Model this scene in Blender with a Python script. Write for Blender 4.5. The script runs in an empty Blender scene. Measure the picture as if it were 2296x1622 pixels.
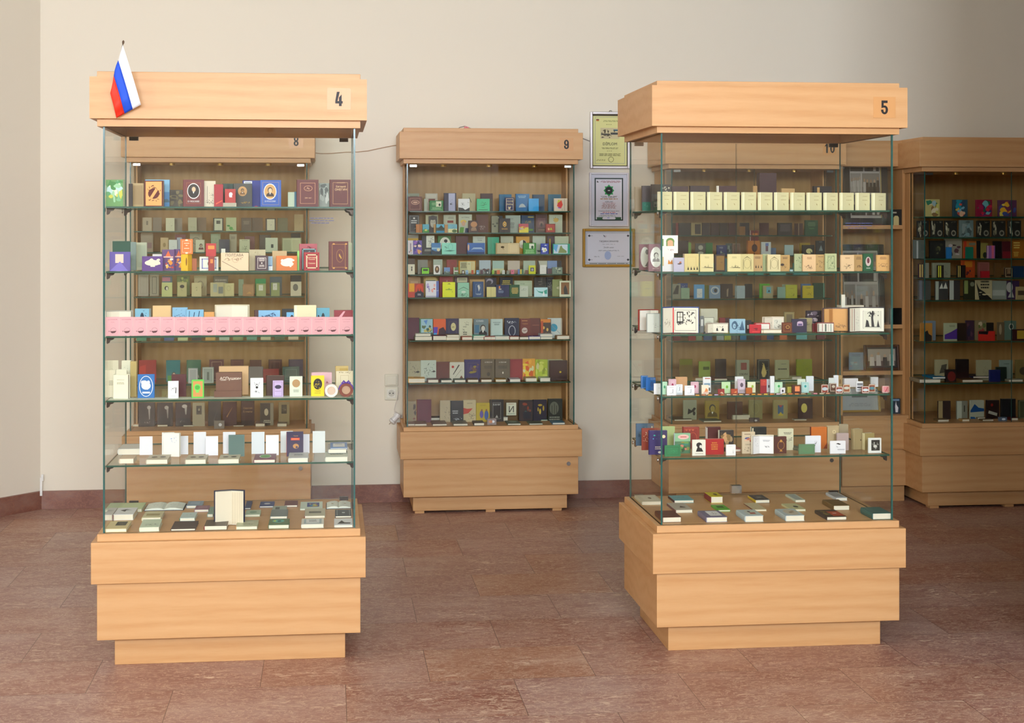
import bpy, math, random
from math import sin, cos, tan, atan, radians as R, pi
random.seed(4)
C = bpy.context.scene.collection
# ---- camera geometry (image 2296x1622) ----
F, CX, HY, ZC, PHI = 3500.0, 1148.0, 515.0, 1.52, R(6.66)
def at(px, py, Y):
    X = Y*tan(PHI+atan((px-CX)/F)); d = X*sin(PHI)+Y*cos(PHI)
    return X, ZC-(py-HY)*d/F
def xat(px, Y): return Y*tan(PHI+atan((px-CX)/F))
def yat(px, py, Z):
    k = tan(PHI+atan((px-CX)/F)); d = F*(ZC-Z)/(py-HY)
    return d/(k*sin(PHI)+cos(PHI))
# ---- materials ----
def lin(h):
    v = [int(h[i:i+2], 16)/255 for i in (0, 2, 4)]
    return tuple(x/12.92 if x <= .04045 else ((x+.055)/1.055)**2.4 for x in v)+(1,)
PAL = dict(w='f0eee6', k='1c1614', g='c9a45a', c='e8d8b0', r='b3211f', b='27509f', n='1e2748', m='5d1f1e',
           s='b9c2a6', e='8a8d88', o='d9772a', y='e3cf2f', t='c09a68', v='5b3f7d', a='7fc4c0', u='6b4630',
           l='5aa860', d='3a332e', p='e7b9b9', q='8fb4d0', x='2f5c3c', i='d7d3e6')
MC = {}
def col(c): return lin(PAL.get(c, c))
def mat(c, rough=.5, metal=0.0):
    k = (c, rough, metal)
    if k in MC: return MC[k]
    m = bpy.data.materials.new('paint_'+c); m.use_nodes = True
    b = m.node_tree.nodes['Principled BSDF']
    b.inputs['Base Color'].default_value = col(c); b.inputs['Roughness'].default_value = rough
    b.inputs['Metallic'].default_value = metal; b.inputs['Specular IOR Level'].default_value = .35
    MC[k] = m; return m
def nodes(name):
    m = bpy.data.materials.new(name); m.use_nodes = True
    t = m.node_tree; return m, t.nodes, t.links, t.nodes['Principled BSDF']
def ramp(N, stops):
    r = N.new('ShaderNodeValToRGB'); e = r.color_ramp.elements
    while len(e) < len(stops): e.new(.5)
    for q, (p, c) in zip(e, stops): q.position = p; q.color = col(c)
    return r
def wood(name, c1, c2, c3, scale):
    m, N, L, B = nodes(name)
    tc = N.new('ShaderNodeTexCoord'); mp = N.new('ShaderNodeMapping'); mp.inputs['Scale'].default_value = scale
    L.new(tc.outputs['Object'], mp.inputs[0])
    # broad cathedral figure with fine pores drawn along the grain
    ds = N.new('ShaderNodeTexNoise'); ds.inputs['Scale'].default_value = .9; ds.inputs['Detail'].default_value = 3; L.new(mp.outputs[0], ds.inputs[0])
    wv = N.new('ShaderNodeTexWave'); wv.wave_type = 'BANDS'; wv.bands_direction = 'Z' if scale[2] > 1 else 'X'; wv.inputs['Scale'].default_value = 1.3
    wv.inputs['Distortion'].default_value = 9; wv.inputs['Detail'].default_value = 2; wv.inputs['Detail Scale'].default_value = .8; L.new(mp.outputs[0], wv.inputs[0])
    n = N.new('ShaderNodeTexNoise'); n.inputs['Scale'].default_value = 14; n.inputs['Detail'].default_value = 6; n.inputs['Roughness'].default_value = .6; L.new(mp.outputs[0], n.inputs[0])
    a1 = N.new('ShaderNodeMath'); a1.operation = 'MULTIPLY'; L.new(wv.outputs['Fac'], a1.inputs[0]); a1.inputs[1].default_value = .16
    a2 = N.new('ShaderNodeMath'); a2.operation = 'MULTIPLY_ADD'; L.new(n.outputs[0], a2.inputs[0]); a2.inputs[1].default_value = .45; L.new(a1.outputs[0], a2.inputs[2])
    a3 = N.new('ShaderNodeMath'); a3.operation = 'MULTIPLY_ADD'; L.new(ds.outputs[0], a3.inputs[0]); a3.inputs[1].default_value = .4; L.new(a2.outputs[0], a3.inputs[2])
    r = ramp(N, [(.28, c1), (.5, c2), (.75, c3)]); L.new(a3.outputs[0], r.inputs[0]); L.new(r.outputs[0], B.inputs['Base Color'])
    B.inputs['Roughness'].default_value = .42; B.inputs['Specular IOR Level'].default_value = .3
    return m
WOOD = wood('beech_veneer', 'bf8d5a', 'c99b69', 'd0a474', (.45, 5, 5))
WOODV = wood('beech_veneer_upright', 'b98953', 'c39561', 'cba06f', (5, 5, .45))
WOODV_SHADED = wood('beech_veneer_shaded', 'a57b47', 'b08750', 'ba925c', (5, 5, .45))  # upright beech veneer darkened to paint in the shade inside the cases
def glassmat(name, tint, f0, fmax):
    """thin sheet glass: transmits with a faint tint, mirrors more towards grazing angles"""
    m = bpy.data.materials.new(name); m.use_nodes = True; t = m.node_tree; N, L = t.nodes, t.links; N.clear()
    o = N.new('ShaderNodeOutputMaterial'); mx = N.new('ShaderNodeMixShader'); tr = N.new('ShaderNodeBsdfTransparent')
    gl = N.new('ShaderNodeBsdfGlossy'); lw = N.new('ShaderNodeLayerWeight'); lw.inputs[0].default_value = .5
    pw = N.new('ShaderNodeMath'); pw.operation = 'POWER'; L.new(lw.outputs['Facing'], pw.inputs[0]); pw.inputs[1].default_value = 5
    mr = N.new('ShaderNodeMapRange'); L.new(pw.outputs[0], mr.inputs[0]); mr.inputs[3].default_value = f0; mr.inputs[4].default_value = fmax
    tr.inputs[0].default_value = tint; gl.inputs['Roughness'].default_value = .0
    L.new(mr.outputs[0], mx.inputs[0]); L.new(tr.outputs[0], mx.inputs[1]); L.new(gl.outputs[0], mx.inputs[2]); L.new(mx.outputs[0], o.inputs[0])
    return m
GLASS = glassmat('clear_glass', (.98, .987, .972, 1), .014, .42)
SHELFG = glassmat('shelf_glass', (.94, .968, .945, 1), .015, .3)
EDGE = mat('265650', .15); EDGE2 = mat('1f4a3a', .2)
PAGE = mat('e6dfcc', .8); METAL = mat('b8b8b8', .25, 1.0); DARKM = mat('3a302a', .35, .6)
# ---- mesh building ----
class MB:
    def __init__(s): s.v = []; s.f = []; s.m = []
    def face(s, pts, mi=0):
        n = len(s.v); s.v += [tuple(p) for p in pts]; s.f.append(tuple(range(n, n+len(pts)))); s.m.append(mi)
    def box(s, x0, x1, y0, y1, z0, z1, mi=0, side=None):
        n = len(s.v); s.v += [(x, y, z) for z in (z0, z1) for y in (y0, y1) for x in (x0, x1)]
        fs = [(0, 2, 3, 1), (4, 5, 7, 6), (0, 1, 5, 4), (2, 6, 7, 3), (0, 4, 6, 2), (1, 3, 7, 5)]
        for k, f in enumerate(fs):
            s.f.append(tuple(n+i for i in f)); s.m.append(mi if side is None else side[k])
    def prism(s, pts, y0, y1, mi=0):          # outline in x,z extruded along y
        n = len(s.v); k = len(pts)
        s.v += [(x, y0, z) for x, z in pts]+[(x, y1, z) for x, z in pts]
        s.f.append(tuple(n+i for i in range(k))); s.m.append(mi)
        s.f.append(tuple(n+k+i for i in reversed(range(k)))); s.m.append(mi)
        for i in range(k):
            j = (i+1) % k; s.f.append((n+i, n+k+i, n+k+j, n+j)); s.m.append(mi)
    def tube(s, pts, r, mi=0, seg=8):
        n = len(s.v)
        for q, p in enumerate(pts):
            a = pts[max(q-1, 0)]; b = pts[min(q+1, len(pts)-1)]
            d = [b[i]-a[i] for i in range(3)]; l = math.sqrt(sum(t*t for t in d)) or 1; d = [t/l for t in d]
            u = (0, 0, 1) if abs(d[2]) < .9 else (1, 0, 0)
            e = [d[1]*u[2]-d[2]*u[1], d[2]*u[0]-d[0]*u[2], d[0]*u[1]-d[1]*u[0]]; l = math.sqrt(sum(t*t for t in e)); e = [t/l for t in e]
            g = [d[1]*e[2]-d[2]*e[1], d[2]*e[0]-d[0]*e[2], d[0]*e[1]-d[1]*e[0]]
            rr = r[q] if isinstance(r, (list, tuple)) else r
            s.v += [tuple(p[i]+rr*(cos(2*pi*k/seg)*e[i]+sin(2*pi*k/seg)*g[i]) for i in range(3)) for k in range(seg)]
        for q in range(len(pts)-1):
            for k in range(seg):
                j = (k+1) % seg; s.f.append((n+q*seg+k, n+q*seg+j, n+(q+1)*seg+j, n+(q+1)*seg+k)); s.m.append(mi)
        s.f.append(tuple(n+k for k in range(seg))); s.m.append(mi)
        s.f.append(tuple(n+(len(pts)-1)*seg+k for k in reversed(range(seg)))); s.m.append(mi)
    def build(s, name, mats, parent=None, loc=(0, 0, 0), rot=(0, 0, 0), bevel=0, smooth=False):
        me = bpy.data.meshes.new(name); me.from_pydata(s.v, [], s.f)
        for m in mats: me.materials.append(m)
        me.polygons.foreach_set('material_index', s.m)
        if smooth: me.polygons.foreach_set('use_smooth', [True]*len(s.f))
        me.update()
        o = bpy.data.objects.new(name, me); C.objects.link(o); o.location = loc; o.rotation_euler = rot
        if parent: o.parent = parent
        if bevel:
            b = o.modifiers.new('soft', 'BEVEL'); b.width = bevel; b.segments = 2; b.limit_method = 'ANGLE'
        return o
def bx(name, m, dims, parent=None, bevel=0, **k):
    b = MB(); b.box(*dims); return b.build(name, [m], parent, bevel=bevel, **k)
def empty(name, loc=(0, 0, 0), rot=(0, 0, 0)):
    o = bpy.data.objects.new(name, None); C.objects.link(o); o.location = loc; o.rotation_euler = rot; return o
def tag(o, label, cat, group=None, kind=None):
    o['label'] = label; o['category'] = cat
    if group: o['group'] = group
    if kind: o['kind'] = kind
    return o
def struct(o): o['kind'] = 'structure'; return o
# ---- flat printed art, drawn as thin raised print on a cover ----
TX = {}
def textgeo(s):
    if s not in TX:
        cu = bpy.data.curves.new('t', 'FONT'); cu.body = s; cu.resolution_u = 2
        o = bpy.data.objects.new('t', cu); me = bpy.data.meshes.new_from_object(o)
        vs = [(v.co.x, v.co.y) for v in me.vertices]; fs = [tuple(p.vertices) for p in me.polygons]
        x0 = min((v[0] for v in vs), default=0); x1 = max((v[0] for v in vs), default=1); y0 = 0; y1 = max((v[1] for v in vs), default=1)
        TX[s] = ([((x-(x0+x1)/2), (y-(y0+y1)/2)) for x, y in vs], fs, x1-x0, y1-y0)
        bpy.data.objects.remove(o); bpy.data.curves.remove(cu); bpy.data.meshes.remove(me)
    return TX[s]
def draw(mb, art, w, h, mats, names, seed=0, P=None):
    """art in unit cover coordinates; P maps (u metres, v metres, layer) to a 3d point"""
    if P is None: P = lambda u, v, k: (u-w/2, -.00022*k, v)
    rnd = random.Random(seed); L = [0]
    def mi(c):
        if c not in names: names[c] = len(mats); mats.append(mat(c))
        return names[c]
    def poly(pts, c):
        mb.face([P(u*w, v*h, L[0]) for u, v in pts], mi(c))
    def ell(cx, cy, rx, ry, n=18): return [(cx+rx*cos(2*pi*i/n), cy+ry*sin(2*pi*i/n)) for i in range(n)]
    for it in art.split(';'):
        q = it.split(); 
        if not q: continue
        L[0] += 1; op = q[0]
        if op == 't':
            c, cx, cy, hh = q[1], float(q[2]), float(q[3]), float(q[4]); s = ' '.join(q[5:])
            vs, fs, tw, th = textgeo(s); sc = hh*h/max(th, .01); sx = min(sc, .94*w/max(tw, .01))
            n = len(mb.v); mb.v += [P(cx*w+x*sx, cy*h+y*sc, L[0]) for x, y in vs]
            for f in fs: mb.f.append(tuple(n+i for i in f)); mb.m.append(mi(c))
            continue
        if op == 'm':
            x0, y0, x1, y1 = map(float, q[1:5]); n = int(q[5]); cs = q[6:]
            for k in range(n):
                L[0] += .12
                rx = rnd.uniform(.08, .26)*(x1-x0); ry = rnd.uniform(.06, .22)*(y1-y0)
                cx = rnd.uniform(x0+rx*.8, x1-rx*.8); cy = rnd.uniform(y0+ry*.8, y1-ry*.8); a0 = rnd.uniform(0, 6)
                pts = []
                for i in range(9):
                    a = 2*pi*i/9; f = rnd.uniform(.6, 1.15)
                    u = cx+rx*f*cos(a+a0); v = cy+ry*f*sin(a+a0); pts.append((min(max(u, x0), x1), min(max(v, y0), y1)))
                poly(pts, cs[k % len(cs)])
            continue
        if op == 'h':                                  # bust portrait: cx cy size coat skin
            cx, cy, s = map(float, q[1:4]); c1, c2 = q[4], q[5]; k = w/h
            poly([(cx-.42*s, cy-.5*s*k), (cx+.42*s, cy-.5*s*k), (cx+.36*s, cy-.22*s*k), (cx+.12*s, cy-.08*s*k), (cx-.12*s, cy-.08*s*k), (cx-.36*s, cy-.22*s*k)], c1)
            L[0] += 1; poly(ell(cx, cy+.2*s*k, .26*s, .31*s*k, 14), 'd' if c2 != 'd' else c1)
            L[0] += 1; poly(ell(cx+.02*s, cy+.14*s*k, .19*s, .25*s*k, 14), c2)
            L[0] += 1; poly([(cx-.08*s, cy-.1*s*k), (cx+.08*s, cy-.1*s*k), (cx, cy-.3*s*k)], 'w')
            continue
        c = q[1]; a = [float(z) for z in q[2:]]
        if op == 'r': poly([(a[0], a[1]), (a[2], a[1]), (a[2], a[3]), (a[0], a[3])], c)
        elif op == 'p': poly(list(zip(a[0::2], a[1::2])), c)
        elif op == 'o': poly(ell(*a[:4]), c)
        elif op == 'g':
            o = ell(*a[:4], n=20); k = w/h; i_ = ell(a[0], a[1], a[2]-a[4], a[3]-a[4]*k, 20)
            for j in range(20): poly([o[j], o[(j+1) % 20], i_[(j+1) % 20], i_[j]], c)
        elif op == 'f':
            i, t = a[0], a[1]; k = w/h; u0, u1, v0, v1 = i, 1-i, i*k, 1-i*k
            poly([(u0, v0), (u1, v0), (u1, v0+t*k), (u0, v0+t*k)], c); poly([(u0, v1-t*k), (u1, v1-t*k), (u1, v1), (u0, v1)], c)
            poly([(u0, v0), (u0+t, v0), (u0+t, v1), (u0, v1)], c); poly([(u1-t, v0), (u1, v0), (u1, v1), (u1-t, v1)], c)
        elif op == 'l':                                # lines of small print: cx cy width count height
            cx, cy, ww, n, hh = a
            for j in range(int(n)):
                x = cx-ww/2*rnd.uniform(.75, 1); e = 2*cx-x; y = cy-j*hh*1.9
                while x < e-.02:
                    d = rnd.uniform(.05, .13)*max(ww, .3)/.6; poly([(x, y), (min(x+d, e), y), (min(x+d, e), y+hh), (x, y+hh)], c); x += d+.02
        elif op == 's':                                # scribbled drawing: x0 y0 x1 y1 count
            x0, y0, x1, y1, n = a
            for j in range(int(n)):
                cx = x0+(x1-x0)*(.5+.5*rnd.uniform(-1, 1)*rnd.random()**.5); cy = y0+(y1-y0)*(.5+.5*rnd.uniform(-1, 1)*rnd.random()**.5)
                l = rnd.uniform(.08, .3)*(x1-x0); g = rnd.uniform(0, pi); t = rnd.uniform(.006, .02); k = w/h
                dx, dy = l/2*cos(g), l/2*sin(g)*k; nx, ny = -t*sin(g), t*cos(g)*k
                pts = [(cx-dx, cy-dy), (cx+nx*1.5, cy+ny*1.5), (cx+dx, cy+dy), (cx-nx, cy-ny)]
                poly([(min(max(u, x0), x1), min(max(v, y0), y1)) for u, v in pts], c)
LPOW = (30, 75, 390, 800); EXPO = -0.12
# ---- miniature books ----
ITEMS = []      # (root, label words, place, x) collected, labelled at the end
def note(o, lab, place, x, cat='book', group=None, area=999): ITEMS.append([o, lab, place, x, cat, group, area]); return o
def d_(Y, px): return xat(px, Y)*sin(PHI)+Y*cos(PHI)
def cover_mesh(w, h, T, c, art, seed, spine=None):
    mats = [mat(c, .45)]; names = {c: 0}; b = .0014; mb = MB()
    mb.box(-w/2, w/2, 0, b, 0, h); mb.box(-w/2, w/2, T-b, T, 0, h)
    if spine: names[spine] = 1; mats.append(mat(spine, .45))
    si = 1 if spine else 0; x = -w/2
    arc = [(x+b, 0), (x-.08*T, .18*T), (x-.12*T, .5*T), (x-.08*T, .82*T), (x+b, T)]
    n = len(mb.v)
    for z in (0, h): mb.v += [(u, v, z) for u, v in arc]
    for i in range(4): mb.f.append((n+i, n+i+1, n+6+i, n+5+i)); mb.m.append(si)
    for z0 in (0, 5): mb.f.append(tuple(n+z0+i for i in range(5))); mb.m.append(si)
    if art: draw(mb, art, w, h, mats, names, seed)
    return mb, mats
def pages_mesh(w, h, T):
    b = .0014; mb = MB(); mb.box(-w/2+b, w/2-.0016, b, T-b, .0012, h-.0012); return mb
def book(root_loc, rot, w, h, T, c, art, seed, spine=None, name='book'):
    r = empty(name, root_loc, rot)
    mb, mats = cover_mesh(w, h, T, c, art, seed, spine); mb.build('cover', mats, r)
    pages_mesh(w, h, T).build('page_block', [PAGE], r)
    return r
def openbook(loc, rot, w, h, c, artL, artR, seed, page='e9e2cf', fold=.45, t=.012, depth=None):
    """standing open, fold at the back"""
    r = empty('open_book', loc, rot); D = w*.16 if depth is None else depth; xf = -w/2+w*fold; b = .0016
    mb = MB()
    def slab(x0, y0, x1, y1, z0, z1, dy0, dy1, mi=0):
        n = len(mb.v); mb.v += [(x0, y0+dy0, z0), (x1, y1+dy0, z0), (x1, y1+dy1, z0), (x0, y0+dy1, z0), (x0, y0+dy0, z1), (x1, y1+dy0, z1), (x1, y1+dy1, z1), (x0, y0+dy1, z1)]
        for f in ((0, 3, 2, 1), (4, 5, 6, 7), (0, 1, 5, 4), (1, 2, 6, 5), (2, 3, 7, 6), (3, 0, 4, 7)): mb.f.append(tuple(n+i for i in f)); mb.m.append(mi)
    e = .0055
    slab(-w/2, 0, xf, D, 0, h, t, t+b); slab(xf, D, w/2, 0, 0, h, t, t+b); mb.build('cover', [mat(c, .45)], r)
    for side, art in ((0, artL), (1, artR)):
        mb = MB(); mats = [mat(page, .8)]; names = {page: 0}
        if side == 0: a, bb = (-w/2+e, 0), (xf, D)
        else: a, bb = (xf, D), (w/2-e, 0)
        slab(a[0], a[1], bb[0], bb[1], .002, h-.0035, 0, t)
        L = math.hypot(bb[0]-a[0], bb[1]-a[1]); nx, ny = (bb[1]-a[1])/L, -(bb[0]-a[0])/L
        if art:
            P = lambda u, v, k: (a[0]+(bb[0]-a[0])*u/L+nx*.0002*k, a[1]+(bb[1]-a[1])*u/L+ny*.0002*k, v+.002)
            draw(mb, art, L, h-.0055, mats, names, seed+side, P)
        mb.build('page_block', mats, r)
    return r
def openflat(loc, rot, w, dep, c, art, seed, page='dfe3d6'):
    r = empty('open_book', loc, rot); mb = MB(); mb.box(-w/2, w/2, 0, dep, 0, .002); mb.build('cover', [mat(c)], r)
    for s in (-1, 1):
        mb = MB(); mats = [mat(page, .8)]; names = {page: 0}
        prof = [(0, .004), (.12, .0085), (.3, .0105), (.6, .0095), (.95, .0045), (.95, .002), (0, .002)]
        pts = [(s*u*w/2, z) for u, z in prof]
        if s < 0: pts = pts[::-1]
        mb.prism(pts, .003, dep-.003)
        if art:
            P = lambda u, v, k: (s*w*.04+(u-0)*s*1.0 if s > 0 else -w*.46+u, .003+v, .0112+.0002*k)
            draw(mb, art, w*.42, dep-.01, mats, names, seed+s, P)
        mb.build('page_block', mats, r)
    return r
def slip(loc, rot, w, h, T, c, art, seed, name='slipcase'):
    mats = [mat(c, .45)]; mb = MB(); mb.box(-w/2, w/2, 0, T, 0, h)
    if art: draw(mb, art, w, h, mats, {c: 0}, seed)
    return mb.build(name, mats, None, loc, rot)
SEED = [10]
def shelf_items(case, Zs, Yg, Yb, place, text, shift=0):
    """each row: kind numbers.. colour opts | label | art"""
    for row in text.strip().split('\n'):
        row = row.strip()
        if not row or row[0] == '#': continue
        hd, lab, art = (row.split('|')+['', ''])[:3]
        q = hd.split(); k = q[0]; o = {}
        nums = []; c = 'w'
        for z in q[1:]:
            if len(nums) < (4 if k != 'f' and k != 'F' else 5) : nums.append(float(z))
            elif z[0] in 'TrYs' and z[1:].lstrip('-').replace('.', '').isdigit(): o[z[0]] = float(z[1:])
            elif z[0] == 'S': o['S'] = z[1:]
            elif z[0] == '<': o['f'] = float(z[1:])
            else: c = z
        SEED[0] += 1; sd = SEED[0]; lab = lab.strip(); art = art.strip()
        cat = 'open book' if k in 'oF' else 'book'; grp = None
        if '@' in lab: lab, grp = [s.strip() for s in lab.split('@')]
        if k in 'bxocB':
            x0, x1, yt, dy = nums; Y = Yg+dy/100; X0, X1 = xat(x0, Y), xat(x1, Y); Z = Zs
            if 'Y' in o: Z = max(Zs, at((x0+x1)/2, o['Y'], Y)[1])
            h = at((x0+x1)/2, yt, Y)[1]-Z; w = X1-X0; T = o.get('T', max(6, min(22, 230*w+3)))/1000; rz = R(o.get('r', 0))
            Tm = max(.004, Yb-Y-.004); T = min(T, Tm)
            if rz: 
                w = max(.008, (w-T*abs(sin(rz)))/cos(rz))
            xc = (X0+X1)/2; loc = (xc, Y, Z)
            if rz > 0: loc = (X0+T*sin(rz)+w/2*cos(rz), Y+w/2*sin(rz)*.98, Z)      # left edge near, spine side seen... turned
            if rz < 0: loc = (X0+w/2*cos(rz), Y+w/2*abs(sin(rz)), Z)
            if k == 'b': ob = book(loc, (0, 0, rz), w, h, T, c, art, sd, o.get('S'))
            elif k == 'B': ob = slip(loc, (0, 0, rz), w, h, T, c, art, sd, 'booklet'); cat = 'booklet'
            elif k == 'x': ob = slip(loc, (0, 0, rz), w, h, T, c, art, sd); cat = 'slipcase'
            elif k == 'c': ob = slip(loc, (0, 0, rz), w, h, .0012, c, art, sd, 'card'); cat = 'card'
            else:
                aL, aR = (art.split('//')+[''])[:2]
                ob = openbook(loc, (0, 0, rz), w, h, c, aL, aR, sd, fold=o.get('f', 50)/100, page=o.get('S', 'e9e2cf'), t=min(.012, .12*w+.003), depth=min(w*.16, max(.004, Yb-Y-.02)))
            note(ob, lab, place, x0, cat, grp, (x1-x0)*abs(at(0, yt, Y)[1]-Z)*F/d_(Y, x0)*(.45 if dy >= 9.5 else 1)*(.6 if case in (8, 10) else 1))
        else:
            x0, x1, yb, yf, yk = nums; xm = (x0+x1)/2
            Y = yat(xm, yb, Zs) if yb-HY > 60 else Yg+.05
            Y = min(max(Y, Yg+.012), Yb-.06)
            if 's' in o: Y = Yg+o['s']/100
            X0, X1 = xat(x0, Y), xat(x1, Y); d = xat(xm, Y)*sin(PHI)+Y*cos(PHI)
            T = max(.004, (yb-yf)*d/F); w = X1-X0
            zt = Zs+T; Y2 = yat((x0+x1)/2, yk, zt) if yk-HY > 60 else Y+.09
            dep = min(max(Y2-Y, .045), .15, Yb-Y-.004); Zb = Zs
            if 'Y' in o: Zb = Zs+o['Y']/1000
            rz = R(o.get('r', 0))
            if k == 'F': ob = openflat(((X0+X1)/2, Y, Zb), (0, 0, rz), w, dep, c, art, sd)
            else: ob = book(((X0+X1)/2, Y, Zb+T), (-pi/2, 0, rz), w, dep, T, c, art, sd, o.get('S'))
            note(ob, lab, place, x0, cat, grp, (x1-x0)*max(yb-yk, yb-yf)*(.6 if case in (8, 10) else 1))
# ================= the room =================
YW = 8.74; CXN = -1.565
def paint(name, c1, c2):
    m, N, L, B = nodes(name)
    n = N.new('ShaderNodeTexNoise'); n.inputs['Scale'].default_value = 1.1; n.inputs['Detail'].default_value = 3
    r = ramp(N, [(.35, c1), (.65, c2)]); L.new(n.outputs[0], r.inputs[0]); L.new(r.outputs[0], B.inputs['Base Color'])
    n2 = N.new('ShaderNodeTexNoise'); n2.inputs['Scale'].default_value = 60
    bp = N.new('ShaderNodeBump'); bp.inputs['Strength'].default_value = .04; L.new(n2.outputs[0], bp.inputs['Height']); L.new(bp.outputs[0], B.inputs['Normal'])
    B.inputs['Roughness'].default_value = .75; B.inputs['Specular IOR Level'].default_value = .2; return m
WALL = paint('cream_wall_paint', 'e8dfcc', 'ebe2d0')
CEIL = paint('white_ceiling_paint', 'e6e2d8', 'eae6de')
def marble(name, brick, vein, base, rough):
    m, N, L, B = nodes(name); tc = N.new('ShaderNodeTexCoord')
    mp = N.new('ShaderNodeMapping'); mp.inputs['Location'].default_value = (.23+.565*20, -5.64+8.0, 0); L.new(tc.outputs['Object'], mp.inputs[0])
    nz = N.new('ShaderNodeTexNoise'); nz.inputs['Scale'].default_value = 2.2; nz.inputs['Detail'].default_value = 6; nz.inputs['Roughness'].default_value = .65
    sc = N.new('ShaderNodeMapping'); sc.inputs['Scale'].default_value = (1, 2.2, 1.5); L.new(tc.outputs['Object'], sc.inputs[0])
    L.new(sc.outputs[0], nz.inputs[0])
    def mixc(f, a, b, t='MIX'):
        x = N.new('ShaderNodeMix'); x.data_type = 'RGBA'; x.blend_type = t
        for i, s in ((0, f), (6, a), (7, b)):
            if hasattr(s, 'links'): L.new(s, x.inputs[i])
            elif isinstance(s, str): x.inputs[i].default_value = col(s)
            else: x.inputs[i].default_value = s
        return x.outputs[2]
    rb = ramp(N, base); 
    if brick:
        br = N.new('ShaderNodeTexBrick'); br.offset = .5; br.inputs['Color1'].default_value = (0, 0, 0, 1); br.inputs['Color2'].default_value = (1, 1, 1, 1)
        br.inputs['Scale'].default_value = 1; br.inputs['Mortar Size'].default_value = .0011; br.inputs['Mortar Smooth'].default_value = .2
        br.inputs['Brick Width'].default_value = .565; br.inputs['Row Height'].default_value = .4; L.new(mp.outputs[0], br.inputs[0])
        br.inputs['Mortar'].default_value = (.5, .5, .5, 1); L.new(br.outputs[0], rb.inputs[0])
        # shift the veining per tile so that it breaks at the joints
        ad = N.new('ShaderNodeVectorMath'); ad.operation = 'MULTIPLY_ADD'; L.new(br.outputs[0], ad.inputs[0]); ad.inputs[1].default_value = (7, 3, 2); L.new(sc.outputs[0], ad.inputs[2])
        src = ad.outputs[0]; L.new(src, nz.inputs[0])
    else:
        L.new(nz.outputs[0], rb.inputs[0]); src = sc.outputs[0]
    cl = ramp(N, [(.3, '7e4836'), (.5, '9a6e5e'), (.68, 'bba092')]); L.new(nz.outputs[0], cl.inputs[0])
    cur = mixc(.42, rb.outputs[0], cl.outputs[0])
    # fine worm-like pale veins
    n3 = N.new('ShaderNodeTexNoise'); n3.inputs['Scale'].default_value = 15; n3.inputs['Detail'].default_value = 5; n3.inputs['Roughness'].default_value = .7; n3.inputs['Distortion'].default_value = 1.6; L.new(src, n3.inputs[0])
    v = ramp(N, [(.0, '000000'), (.47, '000000'), (.5, 'ffffff'), (.53, '000000')]); L.new(n3.outputs[0], v.inputs[0])
    n4 = N.new('ShaderNodeTexNoise'); n4.inputs['Scale'].default_value = 4; n4.inputs['Detail'].default_value = 4; L.new(src, n4.inputs[0])
    v4 = ramp(N, [(.5, '000000'), (.68, 'ffffff')]); L.new(n4.outputs[0], v4.inputs[0])
    ml = N.new('ShaderNodeMath'); ml.operation = 'MULTIPLY_ADD'; L.new(v.outputs[0], ml.inputs[0]); ml.inputs[1].default_value = .7; ml.inputs[2].default_value = 0
    cur = mixc(ml.outputs[0], cur, vein)
    n5 = N.new('ShaderNodeTexNoise'); n5.inputs['Scale'].default_value = 24; n5.inputs['Detail'].default_value = 4; n5.inputs['Distortion'].default_value = 1.0; L.new(src, n5.inputs[0])
    v5 = ramp(N, [(.56, '000000'), (.64, 'ffffff')]); L.new(n5.outputs[0], v5.inputs[0])
    m5 = N.new('ShaderNodeMath'); m5.operation = 'MULTIPLY'; L.new(v5.outputs[0], m5.inputs[0]); L.new(v4.outputs[0], m5.inputs[1])
    m6 = N.new('ShaderNodeMath'); m6.operation = 'MULTIPLY'; L.new(m5.outputs[0], m6.inputs[0]); m6.inputs[1].default_value = .85
    cur = mixc(m6.outputs[0], cur, vein)
    if brick: cur = mixc(br.outputs[1], cur, '5a4036')
    L.new(cur, B.inputs['Base Color'])
    rr = N.new('ShaderNodeMapRange'); rr.inputs[3].default_value = rough; rr.inputs[4].default_value = rough+.18; L.new(n4.outputs[0], rr.inputs[0]); L.new(rr.outputs[0], B.inputs['Roughness'])
    B.inputs['Specular IOR Level'].default_value = .5
    return m
FLOOR = marble('rose_marble_tiles', True, 'dcc4ac', [(0, '88503f'), (.15, '926860'), (.35, '987470'), (.5, '8f4f3a'), (.65, '9c7c74'), (.8, '945e4a'), (.93, 'a06a4a'), (1, 'b07a3c')], .30)
SKIRT = marble('dark_red_marble', False, '9a6a52', [(.3, '5a2c20'), (.6, '6e3c2e')], .4)
bx_s = lambda name, m, d: struct(bx(name, m, d))
bx_s('floor', FLOOR, (-6, 7.5, -5.2, 9.2, -.1, 0))
bx_s('ceiling', CEIL, (-6, 7.5, -5.2, 9.2, 3.9, 4.0))
bx_s('wall_back', WALL, (CXN-.05, 7, YW, YW+.2, 0, 3.9))
bx_s('baseboard_back', SKIRT, (CXN, 7, YW-.022, YW, 0, .097))
def angled(name, m, x0, y0, x1, y1, t0, t1, z0, z1):
    L = math.hypot(x1-x0, y1-y0); a = math.atan2(y1-y0, x1-x0); b = MB(); b.box(0, L, t0, t1, z0, z1)
    return struct(b.build(name, [m], None, (x0, y0, 0), (0, 0, a)))
LX, LY = -4.3, 5.5
angled('wall_corner', WALL, LX, LY, CXN, YW, 0, .2, 0, 3.9)
angled('baseboard_corner', SKIRT, LX, LY, CXN, YW, -.022, 0, 0, .097)
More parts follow.
